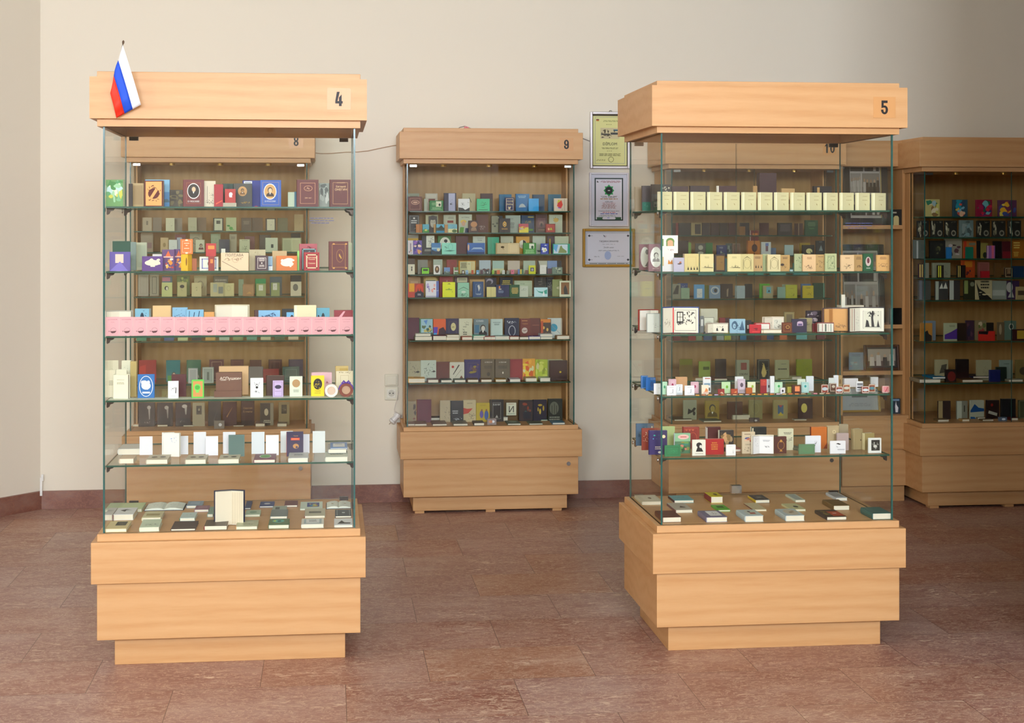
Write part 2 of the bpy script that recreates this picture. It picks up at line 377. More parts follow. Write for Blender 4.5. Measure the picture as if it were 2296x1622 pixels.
# left wall with two tall windows
def wall_windows(name, axis, pos, t, a0, a1, wins, zs, zt):
    b = MB()
    def bb(u0, u1, z0, z1):
        if axis == 'x': b.box(pos, pos+t, u0, u1, z0, z1)
        else: b.box(u0, u1, pos, pos+t, z0, z1)
    u = a0
    for w0, w1 in wins: bb(u, w0, 0, 3.9); bb(w0, w1, 0, zs); bb(w0, w1, zt, 3.9); u = w1
    bb(u, a1, 0, 3.9)
    return struct(b.build(name, [WALL]))
WHITE = mat('e8e6e0', .5)
def window(n, axis, pos, u0, u1, z0, z1):
    r = struct(empty('window_%d' % n)); fr = MB(); f = .06
    def bb(m_, a, b_, c, d, p0, p1):
        if axis == 'x': m_.box(p0, p1, a, b_, c, d)
        else: m_.box(a, b_, p0, p1, c, d)
    um = (u0+u1)/2
    for a, b_, c, d in ((u0, u0+f, z0, z1), (u1-f, u1, z0, z1), (u0, u1, z0, z0+f), (u0, u1, z1-f, z1), (um-f/2, um+f/2, z0, z1)):
        bb(fr, a, b_, c, d, pos-.03, pos+.03)
    fr.build('window_frame', [WHITE], r)
    g = MB(); bb(g, u0+f, u1-f, z0+f, z1-f, pos-.003, pos+.003); g.build('window_glass', [GLASS], r)
WL = [(-1.2, .9), (2.0, 4.5)]
wall_windows('wall_left', 'x', LX-.2, .2, -4.2, LY, WL, .9, 3.3)
for i, (a, b) in enumerate(WL): window(i+1, 'x', LX-.1, a, b, .9, 3.3)
WF = [(-3.6, -1.4), (-.6, 1.6)]
wall_windows('wall_front', 'y', -4.2, .2, LX-.2, 7, WF, 2.45, 3.75)
for i, (a, b) in enumerate(WF): window(i+3, 'y', -4.1, a, b, 2.45, 3.75)
bx_s('wall_right', WALL, (7, 7.2, -4.2, 9, 0, 3.9))
bx_s('light_blocker_wall', WALL, (2.45, 2.65, -4.2, 4.95, 0, 3.9))  # unseen partition added to block window light from the right side
# corner cable stub
tb = MB(); tb.box(-.006, .006, -.012, 0, .075, .175); tb.box(0, .012, -.01, 0, .155, .19)
tag(tb.build('cable_trunking', [WHITE], None, (CXN+.01, YW-.024, 0)), 'short white cable trunking stub in the far left corner by the skirting', 'trunking')
# daylight
def area(name, loc, rot, sx, sy, power, c):
    l = bpy.data.lights.new(name, 'AREA'); l.shape = 'RECTANGLE'; l.size = sx; l.size_y = sy; l.energy = power; l.color = c
    o = bpy.data.objects.new(name, l); C.objects.link(o); o.location = loc; o.rotation_euler = rot; return o
for i, (a, b) in enumerate(WL): area('daylight', (LX-.35, (a+b)/2, 2.1), (0, -R(90), 0), 2.4, b-a, LPOW[i], (1, .95, .88))
for i, (a, b) in enumerate(WF): area('daylight', ((a+b)/2, -4.35, 3.1), (R(90), 0, 0), b-a, 1.3, LPOW[2+i], (.86, .95, 1.12))
w = bpy.data.worlds.new('sky'); bpy.context.scene.world = w; w.use_nodes = True
w.node_tree.nodes['Background'].inputs[0].default_value = (.75, .85, 1, 1); w.node_tree.nodes['Background'].inputs[1].default_value = 1.2

sl = bpy.data.lights.new('sunlight', 'SUN'); sl.energy = 14; sl.angle = R(1.5); sl.color = (1, .95, .88)
so = bpy.data.objects.new('sunlight', sl); C.objects.link(so)
from mathutils import Vector
so.rotation_euler = Vector((-1.35, 4.55, -3.1)).to_track_quat('-Z', 'Y').to_euler(); so.location = (2, -6, 6)
# ================= display cases =================
def ringseg(cx, cy, rx, ry, ix, iy, a0, a1, n=22):
    out = []
    for k in range(n):
        a, b = R(a0+(a1-a0)*k/n), R(a0+(a1-a0)*(k+1)/n)
        out.append([(cx+rx*cos(a), cy+ry*sin(a)), (cx+rx*cos(b), cy+ry*sin(b)), (cx+ix*cos(b), cy+iy*sin(b)), (cx+ix*cos(a), cy+iy*sin(a))])
    return out
def rc(a, b, c, d): return [(a, b), (c, b), (c, d), (a, d)]
# heavy condensed numerals
GLYPH = {
 '4': [[(.22, 1), (.6, 1), (.3, .34), (0, .34)], rc(0, .18, 1, .35), [(.5, 0), (.86, 0), (.86, .82), (.5, .6)]],
 '5': [rc(.06, .82, .94, 1), [(.06, .44), (.38, .5), (.38, .84), (.06, .84)]]+ringseg(.5, .32, .5, .32, .16, .17, -165, 125)+[rc(0, .2, .34, .34)],
 '8': ringseg(.5, .74, .47, .26, .15, .12, 0, 360)+ringseg(.5, .28, .5, .28, .16, .13, 0, 360),
 '9': ringseg(.5, .68, .5, .32, .16, .17, 0, 360)+[rc(.66, .26, 1, .7)]+ringseg(.5, .27, .5, .27, .16, .12, -170, 0)+[rc(0, .22, .34, .36)],
 '1': [rc(.36, 0, .74, 1), [(.1, .78), (.4, 1), (.4, .8), (.1, .66)]],
 '0': ringseg(.5, .5, .5, .5, .16, .34, 0, 360)}
def plaque(parent, num, x, y, z, wdt=.083, hgt=.076, hn=.05):
    b = MB(); b.box(-wdt/2, wdt/2, -.0008, 0, -hgt/2, hgt/2); pl = b.build('number_plaque', [mat('cb965e', .35)], parent, (x, y, z)); pl['label'] = 'wood-tone sticker'
    mb = MB(); W_ = hn*.52; x0 = -W_*len(num)/2-(.003 if len(num) > 1 else 0)
    for q, ch in enumerate(num):
        ox_ = x0+q*(W_+.006)
        for qi, poly in enumerate(GLYPH[ch]): mb.face([(ox_+u*W_, -.0012-.00001*qi, (v-.5)*hn) for u, v in poly])
    mb.build('number', [mat('k', .5)], pl)
def pane(parent, dims, axis, name='glass_pane', side_edges=True, m=None):
    """glass sheet; thin faces green"""
    b = MB()
    if axis == 'y': side = [0, 0, 0, 0, 1, 1]; side = [1, 1, 0, 0, 1, 1]
    elif axis == 'x': side = [1, 1, 1, 1, 0, 0]
    else: side = [0, 0, 1, 1, 1, 1]
    b.box(*dims, side=side); return b.build(name, [m or GLASS, EDGE2 if axis == 'z' else EDGE], parent)
def bracket(parent, x, y, s):
    b = MB(); b.prism([(0, 0), (s*.028, 0), (s*.022, -.008), (s*.012, -.011), (s*.009, -.019), (s*.002, -.023), (0, -.02)], -.006, .006)
    return b.build('shelf_bracket', [DARKM], parent, (x, y, 0))
def ringframe(name, r, h, D, e, yb, z0, z1, th=.024, m=None):
    b = MB(); x0, x1, y0, y1 = -h-e, h+e, -e, yb
    b.box(x0, x1, y0, y0+th, z0, z1); b.box(x0, x1, y1-th, y1, z0, z1); b.box(x0, x0+th, y0+th, y1-th, z0, z1); b.box(x1-th, x1, y0+th, y1-th, z0, z1)
    return b.build(name, [m or WOOD], r)
def frame_base(r, W, D, Z, wall=False):
    """Z: dict of heights; origin at glass front centre (x) and glass front plane (y=0)"""
    h = W/2
    def ring(name, e, z0, z1, m=WOOD, back=None, bev=.0015):
        yb = D+e if not wall else D
        return bx(name, m, (-h-e, h+e, -e, yb, z0, z1), r, bevel=bev)
    ring('plinth', -.035, 0 if not wall else .012, Z['mb']); 
    ring('lower_panel', .018, Z['mb'], Z['bb']); ring('base_band', .036, Z['bb'], Z['bt']); ring('base_ledge', .0175, Z['bt'], Z['gb'])
    if wall: ring('canopy_moulding', .0175, Z['gt'], Z['fb']); ring('canopy_band', .04, Z['fb'], Z['ft'])
    else:
        ringframe('canopy_moulding', r, h, D, .0175, D+.0175, Z['gt'], Z['fb']); ringframe('canopy_band', r, h, D, .04, D+.04, Z['fb'], Z['ft'], .045)
    ring('canopy_cap', .018, Z['ft'], Z['cp'])
    if wall:
        for x in (-h+.07, 0, h-.09): bx('foot', WOOD, (x-.025, x+.025, .03, .09, 0, .012), r)
        for x in (-h+.07, h-.09): bx('foot', WOOD, (x-.025, x+.025, D-.1, D-.04, 0, .012), r)
def island(x0, x1, Y, D, Z, shelves, num, nx, ny, label, pr=None):
    W = x1-x0; xc = (x0+x1)/2; h = W/2; g = .006
    r = tag(empty('display_case', (xc, Y, 0)), label, 'display case', 'glass display cases with wooden bases')
    frame_base(r, W, D, Z); z0, z1 = Z['gb'], Z['gt']
    pane(r, (-h+g, h-g, 0, g, z0, z1), 'y', 'front_glass')
    pane(r, (-h, -h+g, 0, D, z0, z1), 'x', 'side_glass'); pane(r, (h-g, h, 0, D, z0, z1), 'x', 'side_glass')
    for a, b in ((-h+g, -.0015), (.0015, h-g)): pane(r, (a, b, D-g, D, z0+.004, z1-.004), 'y', 'glass_door')
    for zs in shelves:
        s = pane(r, (-h+g+.002, h-g-.002, .012, D-.014, zs-.006, zs), 'z', 'glass_shelf', m=SHELFG)
        for x, sg in ((-h+g, 1), (h-g, -1)):
            for y in (.05, D-.07):
                br = bracket(s, x, y, sg); br.location.z = zs-.006
                if sg == 1:
                    kb = MB(); kb.tube([(x-g-.003, y, zs-.012), (x-g+.001, y, zs-.012)], .007, seg=12); kb.build('screw_cap', [METAL], s)
    for x in (-h+.035, h-.035):
        for z, n in ((z1-.009, 0), (z0+.006, 1)):
            bx('hinge', DARKM, (x-.017, x+.017, D-.022, D-.005, z-.007, z+.007), r)
    bx('door_lock', METAL, (-.022, .018, D-.02, D+.012, z0+.01, z0+.04), r)
    plaque(r, num, nx-xc, -.0402, ny)
    if pr:
        xa, za = at(pr[0], pr[1], Y); mb = MB(); mats = []; nm = {}
        draw(mb, 'l 4a5286 .5 .78 1 1 .08;l 4a5286 .5 .45 1 1 .07;l 4a5286 .45 .12 .7 1 .08', pr[2], .026, mats, nm, int(pr[0]), lambda u, v, k: (xa-xc+u, -.0006-.00005*k, za+v))
        mb.build('glass_lettering', mats, r)
    return r
Z4 = dict(mb=.1, bb=.298, bt=.441, gb=.467, gt=1.877, fb=1.903, ft=2.047, cp=2.067)
Z5 = dict(mb=.098, bb=.293, bt=.436, gb=.461, gt=1.866, fb=1.889, ft=2.034, cp=2.052)
Y4, Y5, DI = 5.537, 5.492, .585
X4 = (xat(231, Y4), xat(796.5, Y4)); X5 = (xat(1481.5, Y5), xat(2002, Y5))
def zsh(px, ys, Y): return [at(px, y, Y+.012)[1] for y in ys]
S4 = zsh(515, (463.5, 608, 752.5, 895.5, 1040), Y4); S5 = zsh(1741, (471.5, 609.5, 748.5, 886.5, 1023.5), Y5)
def front_x(px, Y): return xat(px, Y-.04)
island(*X4, Y4, DI, Z4, S4, '4', front_x(760, Y4), at(760, 222, Y4-.04)[1], 'freestanding glass case numbered 4 on a beech base, flag on its canopy', (690, 503, .098))
island(*X5, Y5, DI, Z5, S5, '5', front_x(1983, Y5), at(1983, 241, Y5-.04)[1], 'freestanding glass case numbered 5 with a row of cream volumes on its top shelf', (1890, 514, .12))
# ---- wall cases ----
ZW = dict(mb=.095, bb=.30, bt=.445, gb=.468, gt=1.872, fb=1.897, ft=2.04, cp=2.062)
DW = .37
def wallcase(px0, px1, Y, Z, ys, num, npx, npy, label, gside=.2):
    x0, x1 = xat(px0, Y), xat(px1, Y); W = x1-x0; xc = (x0+x1)/2; h = W/2; g = .006; D = YW-.025-Y
    r = tag(empty('wall_display_case', (xc, Y, 0)), label, 'display case', 'wooden display cases against the wall')
    frame_base(r, W, D, Z, True); z0, z1 = Z['gb'], Z['gt']
    bx('back_panel', WOODV_SHADED, (-h, h, D-.016, D, z0, z1), r)
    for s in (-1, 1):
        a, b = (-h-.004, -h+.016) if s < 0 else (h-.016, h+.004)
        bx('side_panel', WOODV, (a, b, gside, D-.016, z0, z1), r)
        a, b = (-h, -h+g) if s < 0 else (h-g, h)
        pane(r, (a, b, 0, gside, z0, z1), 'x', 'side_glass')
    for a, b in ((-h+g, -.001), (.001, h-g)): pane(r, (a, b, 0, g, z0, z1), 'y', 'glass_door')
    Zs = [at((px0+px1)/2, y, Y+.02)[1] for y in ys]
    for zs in Zs: pane(r, (-h+.018, h-.018, .02, D-.018, zs-.006, zs), 'z', 'glass_shelf', m=SHELFG)
    for x in (-h+.035, h-.035): bx('hinge', METAL, (x-.018, x+.018, .006, .016, z1-.018, z1-.006), r)
    for x in (-h*.55, 0, h*.55):
        sp = MB(); sp.tube([(x, .1, z1-.012), (x, .1, z1)], .016, seg=14); o = sp.build('spotlight', [mat('g', .3, .8)], r)
    lk = MB(); xl = h-.035; lk.tube([(xl, -.022, Z['bb']-.04), (xl, -.0185, Z['bb']-.04)], .011, seg=16); lk.build('lock', [METAL], r)
    if npx: plaque(r, num, xat(npx, Y-.04)-xc, -.0402, at(npx, npy, Y-.04)[1], .075, .07, .05)
    return Zs
Y8 = Y9 = 8.325; Y10 = 8.28; Y11 = 8.155
Z8 = wallcase(291, 689, Y8, ZW, (518.5, 566, 613, 665.5, 765, 861), '8', 664, 317, 'beech wall case numbered 8 standing behind the case with the flag')
Z9 = wallcase(912, 1288, Y9, ZW, (473.5, 522, 570.5, 615.5, 667, 763, 858), '9', 1270, 324, 'beech wall case numbered 9 between the two freestanding cases')
ZX = dict(ZW, gt=1.85, fb=1.874, ft=2.018, cp=2.038)
Z10 = wallcase(1505, 1876, Y10, ZX, (479, 528, 573, 617, 670, 764, 859), '10', 1860, 333, 'beech wall case numbered 10 seen through the right freestanding case')
ZY = dict(ZW, gt=1.835, fb=1.86, ft=2.003, cp=2.022, mb=.095, bb=.295)
Z11 = wallcase(2072, 2462, Y11, ZY, (486, 532.5, 580, 623.5, 673, 765.5, 858), '11', 0, 0, 'dark beech wall case at the right edge of the picture')
# ---- open shelf unit between the last two cases ----
XA, XB = xat(1882, Y10)+.05, xat(2072, Y11)-.006; YS = 8.40; DS = YW-.025-YS
su = tag(empty('shelf_unit', ((XA+XB)/2, YS, 0)), 'open beech shelf unit between case 10 and the rightmost case', 'shelf unit'); hw = (XB-XA)/2
ZSH = [.487, at(1960, 833, YS)[1], at(1960, 729, YS)[1], at(1960, 505, YS)[1]]
bx('back_panel', WOODV_SHADED, (-hw, hw, DS-.016, DS, .487, 1.95), su)
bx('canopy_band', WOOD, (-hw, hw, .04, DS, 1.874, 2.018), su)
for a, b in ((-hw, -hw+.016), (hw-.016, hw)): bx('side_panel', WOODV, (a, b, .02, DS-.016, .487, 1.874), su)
bx('base_band', WOOD, (-hw, hw, -.036, DS, .3, .487), su); bx('lower_panel', WOOD, (-hw, hw, -.018, DS, .095, .3), su); bx('plinth', WOOD, (-hw, hw, .035, DS, 0, .095), su)
for z in ZSH[1:]: bx('shelf', WOOD, (-hw+.016, hw-.016, .012, DS-.016, z-.022, z), su, bevel=.001)
P4 = ['top shelf of case 4', 'second shelf of case 4', 'third shelf of case 4', 'fourth shelf of case 4', 'lowest glass shelf of case 4', 'floor of case 4']
YB4 = Y4+DI-.01
shelf_items(4, S4[0], Y4, YB4, P4[0], '''
b 236 279 403 6 6f9c66 r-14 T17|green painterly-cover book, leftmost|m 0 0 1 1 22 9cc9a0 4f8a52 dfe9c9 c9c95a 7fb58a 5f9f70 b9d8d8
b 289 297 412 12 2c1c14 T12|slim near-black book beside the green painting cover|
b 297 322 411 15 b79c6c|plain tan book|r a88c60 .1 .1 .9 .9
b 326 380 403 15 4f86b8|blue sky-cover book behind the ornate one|r 7fb0cf 0 .55 1 1;m 0 0 1 .45 9 5f7f7a 9fb8ac 4c6f80
b 323 367 405 6 5d1f1e r-8 T16|maroon book with dense orange lattice ornament|r e2a765 .07 .04 .93 .96;s m .1 .07 .9 .93 46;o m .5 .5 .3 .2;p e2a765 .3 .36 .42 .3 .72 .62 .6 .7
b 380 411 426 16 4a3f2c|small dark foliage-cover book|m 0 0 1 1 14 6b5f3a 3a3020 7d7048
b 411 457 403 7 6a2422 T14|maroon book with oval portrait titled О МОСКВЕ|f a4643c .15 .014;o w .5 .58 .31 .29;o 2e2420 .5 .58 .28 .26;h .5 .59 .5 211a18 dcb896;t w .5 .2 .06 О МОСКВЕ
b 457 483 406 9 d8cdb4|cream book with inked ship mast|r 3b3630 .28 .22 .31 .8;s 4a4038 .1 .05 .9 .3 22;s 4a4038 .45 .3 .9 .6 14
b 480.5 500 413.5 7 a01522|bright red slim book|p e05a3a .15 .15 .9 .3 .9 .25 .2 .1
b 499 524 412 16 1f3a2c|bottle green book behind the little red one|r 16291f .4 0 .6 1
x 500 530 455 5 a9a18c T30|clear-grey display block under the little red book|
b 504.6 528 424 6 a8281f Y455 T8|little red book with white profile on a block|o w .55 .62 .17 .14;o w .48 .52 .1 .1;p w .4 .4 .7 .4 .62 .55
b 524 565 411.6 12 3d3a30|dark olive book with gold medallion and signature|o c0925a .48 .67 .25 .21;h .48 .66 .34 7d5a34 9c7648;s g .2 .14 .9 .24 14
b 545 587 404.7 18 1c2a86|deep blue book with white sticker|r e6e6ea .04 .88 .48 .97;r 8a8d90 .1 .9 .42 .93;p c03a50 .5 0 .9 0 .7 .06
b 584 630 404 6 1f50a8 T14|bright blue book with oval portrait titled О РОССИИ|f a8906a .1 .014;o w .47 .57 .31 .3;o c79a5c .47 .57 .28 .27;h .47 .56 .46 3a2a24 e0b890;t w .47 .21 .055 О РОССИИ
b 646 660 431 12 b8c8ac|narrow pale green book|
b 660 668 430 12 3a6f86|narrow teal book|
b 666 714 403 6 5a1a17 T18|maroon book with gold oval emblem and 200 лет|f d39a72 .15 .016;g d39a72 .52 .68 .2 .1 .018;s e0b08a .4 .62 .64 .73 9;t e0b08a .52 .33 .05 200 лет
b 716 741 411 11 8d948a|grey marbled book|m 0 0 1 1 14 c5c9c0 5a5f5a a8ada4
b 740 786 403 6 561a16 T18|maroon book titled Евгений ОНЕГИН|f d0a070 .14 .014;t e6bf8e .53 .885 .035 А.С.ПУШКИН;t e6bf8e .53 .75 .07 Евгений;t e6bf8e .53 .64 .08 ОНЕГИН;t e6bf8e .53 .53 .03 I
''')
shelf_items(4, S4[1], Y4, YB4, P4[1], '''
b 253 293 541 20 174a34|dark green book standing at the back left|m .1 .1 .9 .6 8 4f7fa0 cfa070 9fb0c0
b 293 305 543 14 6f8078 T9|narrow grey-green book|
b 305 329 544 20 a8ab90|pale sage book, plain|r 98a088 .1 .1 .9 .9
b 246 292 565 6 5a4a9a T10|violet book with square cream label|r dcc4b4 .27 .42 .67 .88;p 7a6cc0 .0 .0 .5 .5 .9 .0
x 342 363 570 14 d8d4cc T12|white boxed volume behind the purple book|
b 319 365 575 6 56307c T14|purple wide book with cream ornament|o eadfc0 .5 .55 .38 .2;m .12 .38 .9 .85 9 eadfc0;r eadfc0 .4 .28 .62 .36
b 364 391 560 9 5f3a6e|orange and violet flame cover, left of the pair|p d8622c .25 .68 .5 .95 .7 .68;r e0b0a0 .1 .62 .9 .68;m .1 .1 .95 .6 9 e08a2a e9dccb c33a22 f0b040
b 390 412 559 11 5f3a6e|orange and violet flame cover, right of the pair|p d8622c .25 .68 .5 .95 .7 .68;r e0b0a0 .1 .62 .9 .68;m .1 .1 .95 .6 9 e08a2a e9dccb c33a22 f0b040
x 405 429 570.5 6 e0b32c T26 r-28|yellow box carrying the orange book|o 8a5a20 .8 .55 .1 .25
b 405 432 536.5 6.5 d5701f Y570 T12|orange book with white frame on a yellow box|f f0dcc0 .14 .018;r f0dcc0 .28 .7 .72 .74;p f0dcc0 .38 .6 .62 .6 .5 .54;r f0dcc0 .28 .36 .72 .4;o f0dcc0 .5 .93 .12 .05;o f0dcc0 .5 .07 .12 .05
b 429 441 580 9 a65a2c|narrow rust-brown book|
b 448 489 576 9 dfe2d2|white wide book with lilac scroll frame|f 8f8fc0 .1 .05;o dfe2d2 .5 .5 .3 .3;r 8f8fc0 .14 .2 .17 .8;o 5a4a40 .48 .5 .05 .14
b 468 480 575 6 8f2f25 T16|narrow dark red book with orange label, lower of two|r d9803a .3 .52 .8 .8
b 462 484 546 6.5 b02a28 Y575 T14|red book with orange label, upper of two|r dd8a3c .2 .55 .85 .83
B 496 505 558 16 dfe0cf T8|small white block at the back|
b 496 557 567 6 dec3a0 T14|wide pink-cream book titled ПОЛТАВА|t k .49 .87 .15 ПОЛТАВА;p 8a7660 .02 .52 .04 .54 .66 .02 .62 .02;g c4a688 .52 .62 .12 .18 .02;s a08468 .05 .55 .95 .75 12
b 559 595 560 12 b8ac88|beige book with faint sketch|s 8f8260 .2 .3 .8 .95 26
b 573 601 573.5 6 40262e|aubergine book with white frame|f e8dcd4 .16 .03;l e8dcd4 .5 .78 .5 3 .04;o e8dcd4 .5 .5 .06 .05;l e8dcd4 .5 .34 .5 2 .04
b 601 611 575 9 8fb0c8|narrow blue and white book|r dfe8ea .2 .0 1 .3;r 3a5f9a .0 .3 .8 .36
b 611 643 563 12 c2a274|plain tan book|
b 620 666 574 6 cc6f2a T14|wide orange book with cream splash|m .12 .2 .88 .85 16 f4ead6;o f4ead6 .5 .5 .3 .22
b 667 671 563 9 8fd06a T9|slim lime green book|
b 672 711 547 16 b0505a|rose-red tall book at the back|s 8a2f3a .2 .8 .8 .95 12
b 678 708 558 11 3a3036|dark book with teal frame|f 7fb0b0 .0 .07;s 9fb8b8 .2 .6 .8 .9 10
b 682 716 566 6 9c1a22|red book with wide cream scroll frame|f f0dcb0 .14 .07;f 9c1a22 .2 .012;t f0dcb0 .5 .72 .07 Александр;t f0dcb0 .5 .62 .07 Пушкин;t f0dcb0 .5 .4 .08 Сказки
b 738 781 541.5 6 5c1e1b T16|tall maroon book with gold oval flower|f c79048 .15 .014;g c79048 .56 .5 .19 .22 .012;m .45 .4 .67 .6 6 c79a3c;o c79048 .24 .08 .06 .03;o c79048 .88 .08 .06 .03;o c79048 .24 .91 .06 .03;o c79048 .88 .91 .06 .03
b 781 789 545 12 c0c6a8|narrow pale green book|
''')
tt = ['Поэмы', 'Поэмы', 'Стихи', 'Стихи', 'Стихи', 'Стихи', 'Стихи', 'Евгений Онегин', 'Капитанская дочка', 'Драмы', 'Письма', 'Проза', 'Проза', 'Повести Белкина', 'Сказки', 'Критика и статьи', 'История Пугачева', 'Повести Белкина']
on = ['leftmost', 'second from left', 'third from left', 'fourth from left', 'fifth from left', 'sixth from left', 'seventh from left', 'eighth from left', 'ninth from left', 'ninth from right', 'eighth from right', 'seventh from right', 'sixth from right', 'fifth from right', 'fourth from right', 'third from right', 'second from right', 'rightmost']
shelf_items(4, S4[2], Y4, YB4, P4[2], '\n'.join(
    'b %.1f %.1f 711.5 3.2 dca4ab r9 T14 Sead0d0|pink volume of the long set, %s @pink volumes on the third shelf of case 4|t a8555c .5 .87 .05 А.С.ПУШКИНЪ;t a8555c .5 .73 .035 %s;g 6a3a3e .55 .3 .2 .13 .012;p 5a2a30 .3 .24 .78 .27 .66 .16 .45 .14;r 5a2a30 .22 .22 .27 .27' % (235.5+30.85*i, 235.5+30.85*(i+1)+1.2, on[i], tt[i]) for i in range(18)))
shelf_items(4, S4[2], Y4, YB4, P4[2], '''
o 236 297 697 14 a8a49a <50|grey open booklet behind the first pink volumes||s 8a867c .1 .6 .9 .9 8
b 302 337 693 14 7fb4cc r-12 T18|light blue box-like book with black figures|s 20384a .15 .2 .85 .95 22;o 20384a .5 .55 .15 .3
b 343 383 686 14 dcb780|plain tan-cream book|
b 387 420 690 14 7fb0d0|light blue book with dark scrollwork|s 2a4a6a .1 .3 .9 .95 34
b 418 456 695 12 7fb4d4 T16|light blue book with slanting brush strokes|p 2a4a6a .1 .2 .14 .2 .2 .95 .16 .95;p 2a4a6a .3 .2 .35 .2 .5 .9 .45 .9;p 2a4a6a .55 .2 .6 .2 .8 .95 .75 .95
b 458 480 700 12 d89a50|orange-brown low book|
o 481 559 684 13 d8cdb0 <49 T14|open book with white page and curly-haired profile sketch||g a89478 .45 .66 .3 .2 .02;s 8f7a60 .15 .35 .75 .95 34
b 571 628 696 13 4a2620 T20|light blue book with maroon spine and scroll drawing|r 7fb2d8 .15 0 1 1;s 22406a .2 .3 .95 .9 40
b 633 660 693 13 141618|black book with light blue panel|r 6fb0dc .35 .1 1 .86;o 141618 .8 .5 .18 .25
b 660 709 685 12 e0d8b0 T18|pale cream book with wide cover|r e9e4c8 .0 .0 .12 1
b 710 739 691 14 5fa4bc|teal book with black head silhouettes|o 1c2c34 .5 .5 .15 .3;o 1c2c34 .15 .6 .07 .12;p 1c2c34 .75 .4 .9 .5 .8 .65
x 749 791 696 12 8a1f2c T20|dark red box with pink ribbon bands|p e0a0aa .05 .5 .5 .95 .6 .95 .2 .4;p e0a0aa .3 .3 .75 .6 .75 .5 .35 .2
''')
shelf_items(4, S4[3], Y4, YB4, P4[3], '''
b 234 265 809 20 d6cfb2 r6 T14|cream tall book at the back left|s 9a9478 .3 .6 .8 .8 8
b 273 293 809 18 d9d6bc T12|cream book with slanted top page|s 9a9478 .2 .7 .8 .85 8
b 293 306 811 13 b09a5c T20|olive-tan narrow book|
b 234 259 831 12 dcd5ba T16|cream book at the left glass|l 8a8468 .6 .6 .4 5 .02
b 260 284 829 12 ddd8be|cream book with blank cover|
b 253 290 841 6 e6e2c8 T22 r-12|cream-white small-print book, front left|l a09a80 .5 .78 .5 1 .02;l a09a80 .5 .66 .6 2 .025
b 309 346 840 8 2069b0 T12|blue book with white oval tree emblem|g f4f4f4 .5 .5 .42 .44 .035;m .2 .35 .8 .75 13 f4f0ee;r f4f0ee .28 .2 .74 .27;o f4f0ee .5 .52 .28 .16
b 385 417 840 12 4e1719 T10|plain maroon book|
b 377 400 855 6 e6e6e8 T8|small white book with dancing figure|s k .2 .45 .9 .68 14;p k .7 .3 .78 .3 .8 .6 .74 .66;l 8a8a8a .5 .12 .6 1 .02
b 430 457 852 6 5fbf4a T12|green book with orange panel and green medallion|r cf9150 .1 .08 .9 .92;o 6fd058 .47 .58 .28 .2;o 4aa83a .47 .58 .2 .12;r 6fd058 .35 .3 .6 .4
x 491 557 821.6 16 cfa878 T20|tan cardboard box at the back|
x 480 542 877 7.5 6b4735 T30|brown box base carrying a lid panel|
x 484 542 835.5 8 6b4735 Y877 T24|brown box panel lettered АСПушкин|t f4e8d8 .56 .68 .16 АСПушкин;r f4e8d8 .18 .57 .4 .585
b 562 590 848.5 6 dfe2e4 T14|white book with black antler ornament|f c0c4c6 .14 .012;p k .28 .8 .3 .8 .5 .5 .46 .52;p k .72 .8 .74 .8 .54 .52 .5 .5;o k .5 .52 .1 .06;o k .5 .68 .05 .03;s k .25 .22 .75 .38 12
b 598 637 843 11 45291c T22|dark brown book behind the lilac one|
b 612 635 854 6 c5aed8 T8|lilac book with dark oval|f 4a3a5a .1 .02;o 2a2440 .5 .62 .32 .12;l 6a5a7a .5 .35 .6 1 .02
b 650 678 844.7 7 d6dcc8 T12|white-green book with tan head drawing|o b08a5c .5 .66 .32 .2;m .2 .5 .85 .9 6 b08a5c;l 8a9080 .5 .32 .5 3 .025
b 699 744 836 14 dcb0b8|pink book behind the yellow one|p b06a70 .7 .5 .85 .5 .75 .62
b 698 727 843 7 f0cf18 T12|bright yellow book with black drawing|o k .5 .6 .34 .27;s f0cf18 .22 .38 .78 .8 24;t k .5 .27 .06 Сказка;l 8a7a20 .5 .15 .6 1 .025
b 753 781 821.6 16 c5aa6a T18|tan book, back right|r b89a50 .3 .8 .95 .93
b 754 791 833 11 d8ccac T16|beige book with thin square frame|f a08a60 .25 .012;s 8a7a58 .1 .9 .9 .98 8
''')
